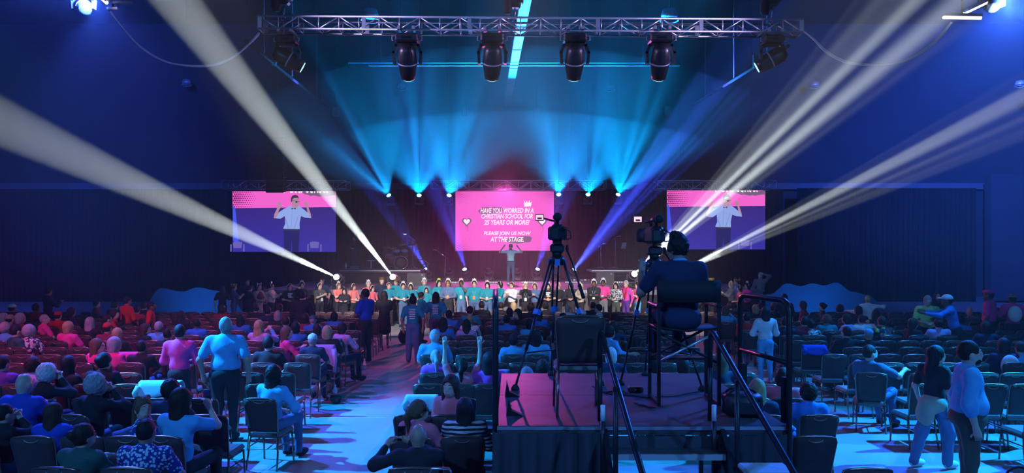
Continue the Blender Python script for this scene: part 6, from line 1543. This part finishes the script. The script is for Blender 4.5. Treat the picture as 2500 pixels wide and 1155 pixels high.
drape_on(2130, 742, .50, .10, .20, 'white', 'white cloth lying over a chair back under the stretched arm', 8)
m_tan = mat('tan_leather', (0.16, 0.10, 0.06), 0.5, var=0.2); m_clearw = mat('white_nylon', (0.6, 0.6, 0.62), 0.5, var=0.1)
def fl_pt(px, py): d = F*HC/(py-YH); return ((px-1250)/F*d, d, 0.0)
lump_bag('handbag', (-3.05, 7.75, 0), (0.34, 0.16, 0.36), m_tan, 'brown shoulder bag standing beside an empty aisle chair', 'bag', 3)
lump_bag('handbag', fl_pt(795, 960), (0.34, 0.2, 0.28), mat('patterned_bag', (0.12, 0.11, 0.10), 0.6, var=0.6, scale=30), 'patterned handbag on the floor under the lilac jacket', 'bag', 4)
lump_bag('backpack', fl_pt(985, 838), (0.3, 0.22, 0.4), m_bagk, 'dark backpack on the floor by the far aisle', 'bag', 5)
lump_bag('tote_bag', (-3.0, 6.95, 0), (0.4, 0.2, 0.34), mat('printed_tote', (0.45, 0.55, 0.6), 0.6, var=0.5, scale=12), 'pale printed tote bag on the floor under a front aisle chair', 'bag', 6)
lump_bag('duffel_bag', (4.95, 7.0, 0), (0.5, 0.34, 0.62), m_bagk, 'glossy black bag piled by the heavy man in blue', 'bag', 7)
lump_bag('tote_bag', (4.62, 6.75, 0), (0.3, 0.22, 0.55), m_clearw, 'white plastic bag standing beside the glossy black bag', 'bag', 8)
lump_bag('backpack', fl_pt(820, 985), (0.22, 0.16, 0.16), m_bagk, 'small black bag lying in the aisle by the bottle', 'bag', 9, False)
bottle(fl_pt(818, 972), 'clear water bottle standing on the aisle floor under the lilac jacket', None, 1.15)
bottle(fl_pt(890, 902), 'clear water bottle on the floor behind the staff member', None, 1.15)
bottle(fl_pt(1838, 1100), 'clear water bottle beside the operator end of the platform', None, 1.2)
# pale line taped across the floor
tp = MB()
tag(MB().box((-2.2, fl_pt(900, 1020)[1], 0.003), (3.0, 0.025, 0.006)).build('floor_tape', m_whitep), 'thin pale tape line across the aisle floor', 'tape')
# tall roller suitcase behind the balding man
r = empty('suitcase', ((1078-1250)/F*6.0, 6.0, 0), 0, 'roller suitcase with silver handle behind the balding man', 'suitcase')
MB().rbox((0, 0, 0.34), (0.40, 0.24, 0.6), 0.05).build('shell', m_bagk, r)
MB().tube([(-.09, -.08, .62), (-.09, -.08, 1.0), (-.07, -.08, 1.03), (.07, -.08, 1.03), (.09, -.08, 1.0), (.09, -.08, .62)], .012, 6).build('pull_handle', m_chrome, r)
for sx in (-1, 1): MB().lathe([(.035, -.015), (.035, .015)], (sx*.15, -.09, .036), 10, 0, Matrix.Rotation(PI/2, 3, 'Y')).build('wheel', m_rub, r)
# small litter of phones, papers and cups on the seats
m_paper = mat('paper', (0.7, 0.72, 0.75), 0.7, var=0.05)
for i, (px, py, lab) in enumerate(((560, 1010, 'folded paper lying on an empty aisle seat'), (700, 925, 'leaflet lying on an aisle seat by the long curly hair'), (2150, 935, 'white paper lying on a chair beside the bearded sitter'))):
    q = min([c for c in keep if not c[3]], key=lambda q: (1250+F*q[0]/(q[1])-px)**2+(YH+F*(HC-.47)/(q[1])-py)**2)
    r = empty('leaflet', (q[0], q[1]+.04, .476), .4*i, lab, 'paper'); MB().box((0, 0, .002), (.15, .21, .003)).build('sheet', m_paper, r)
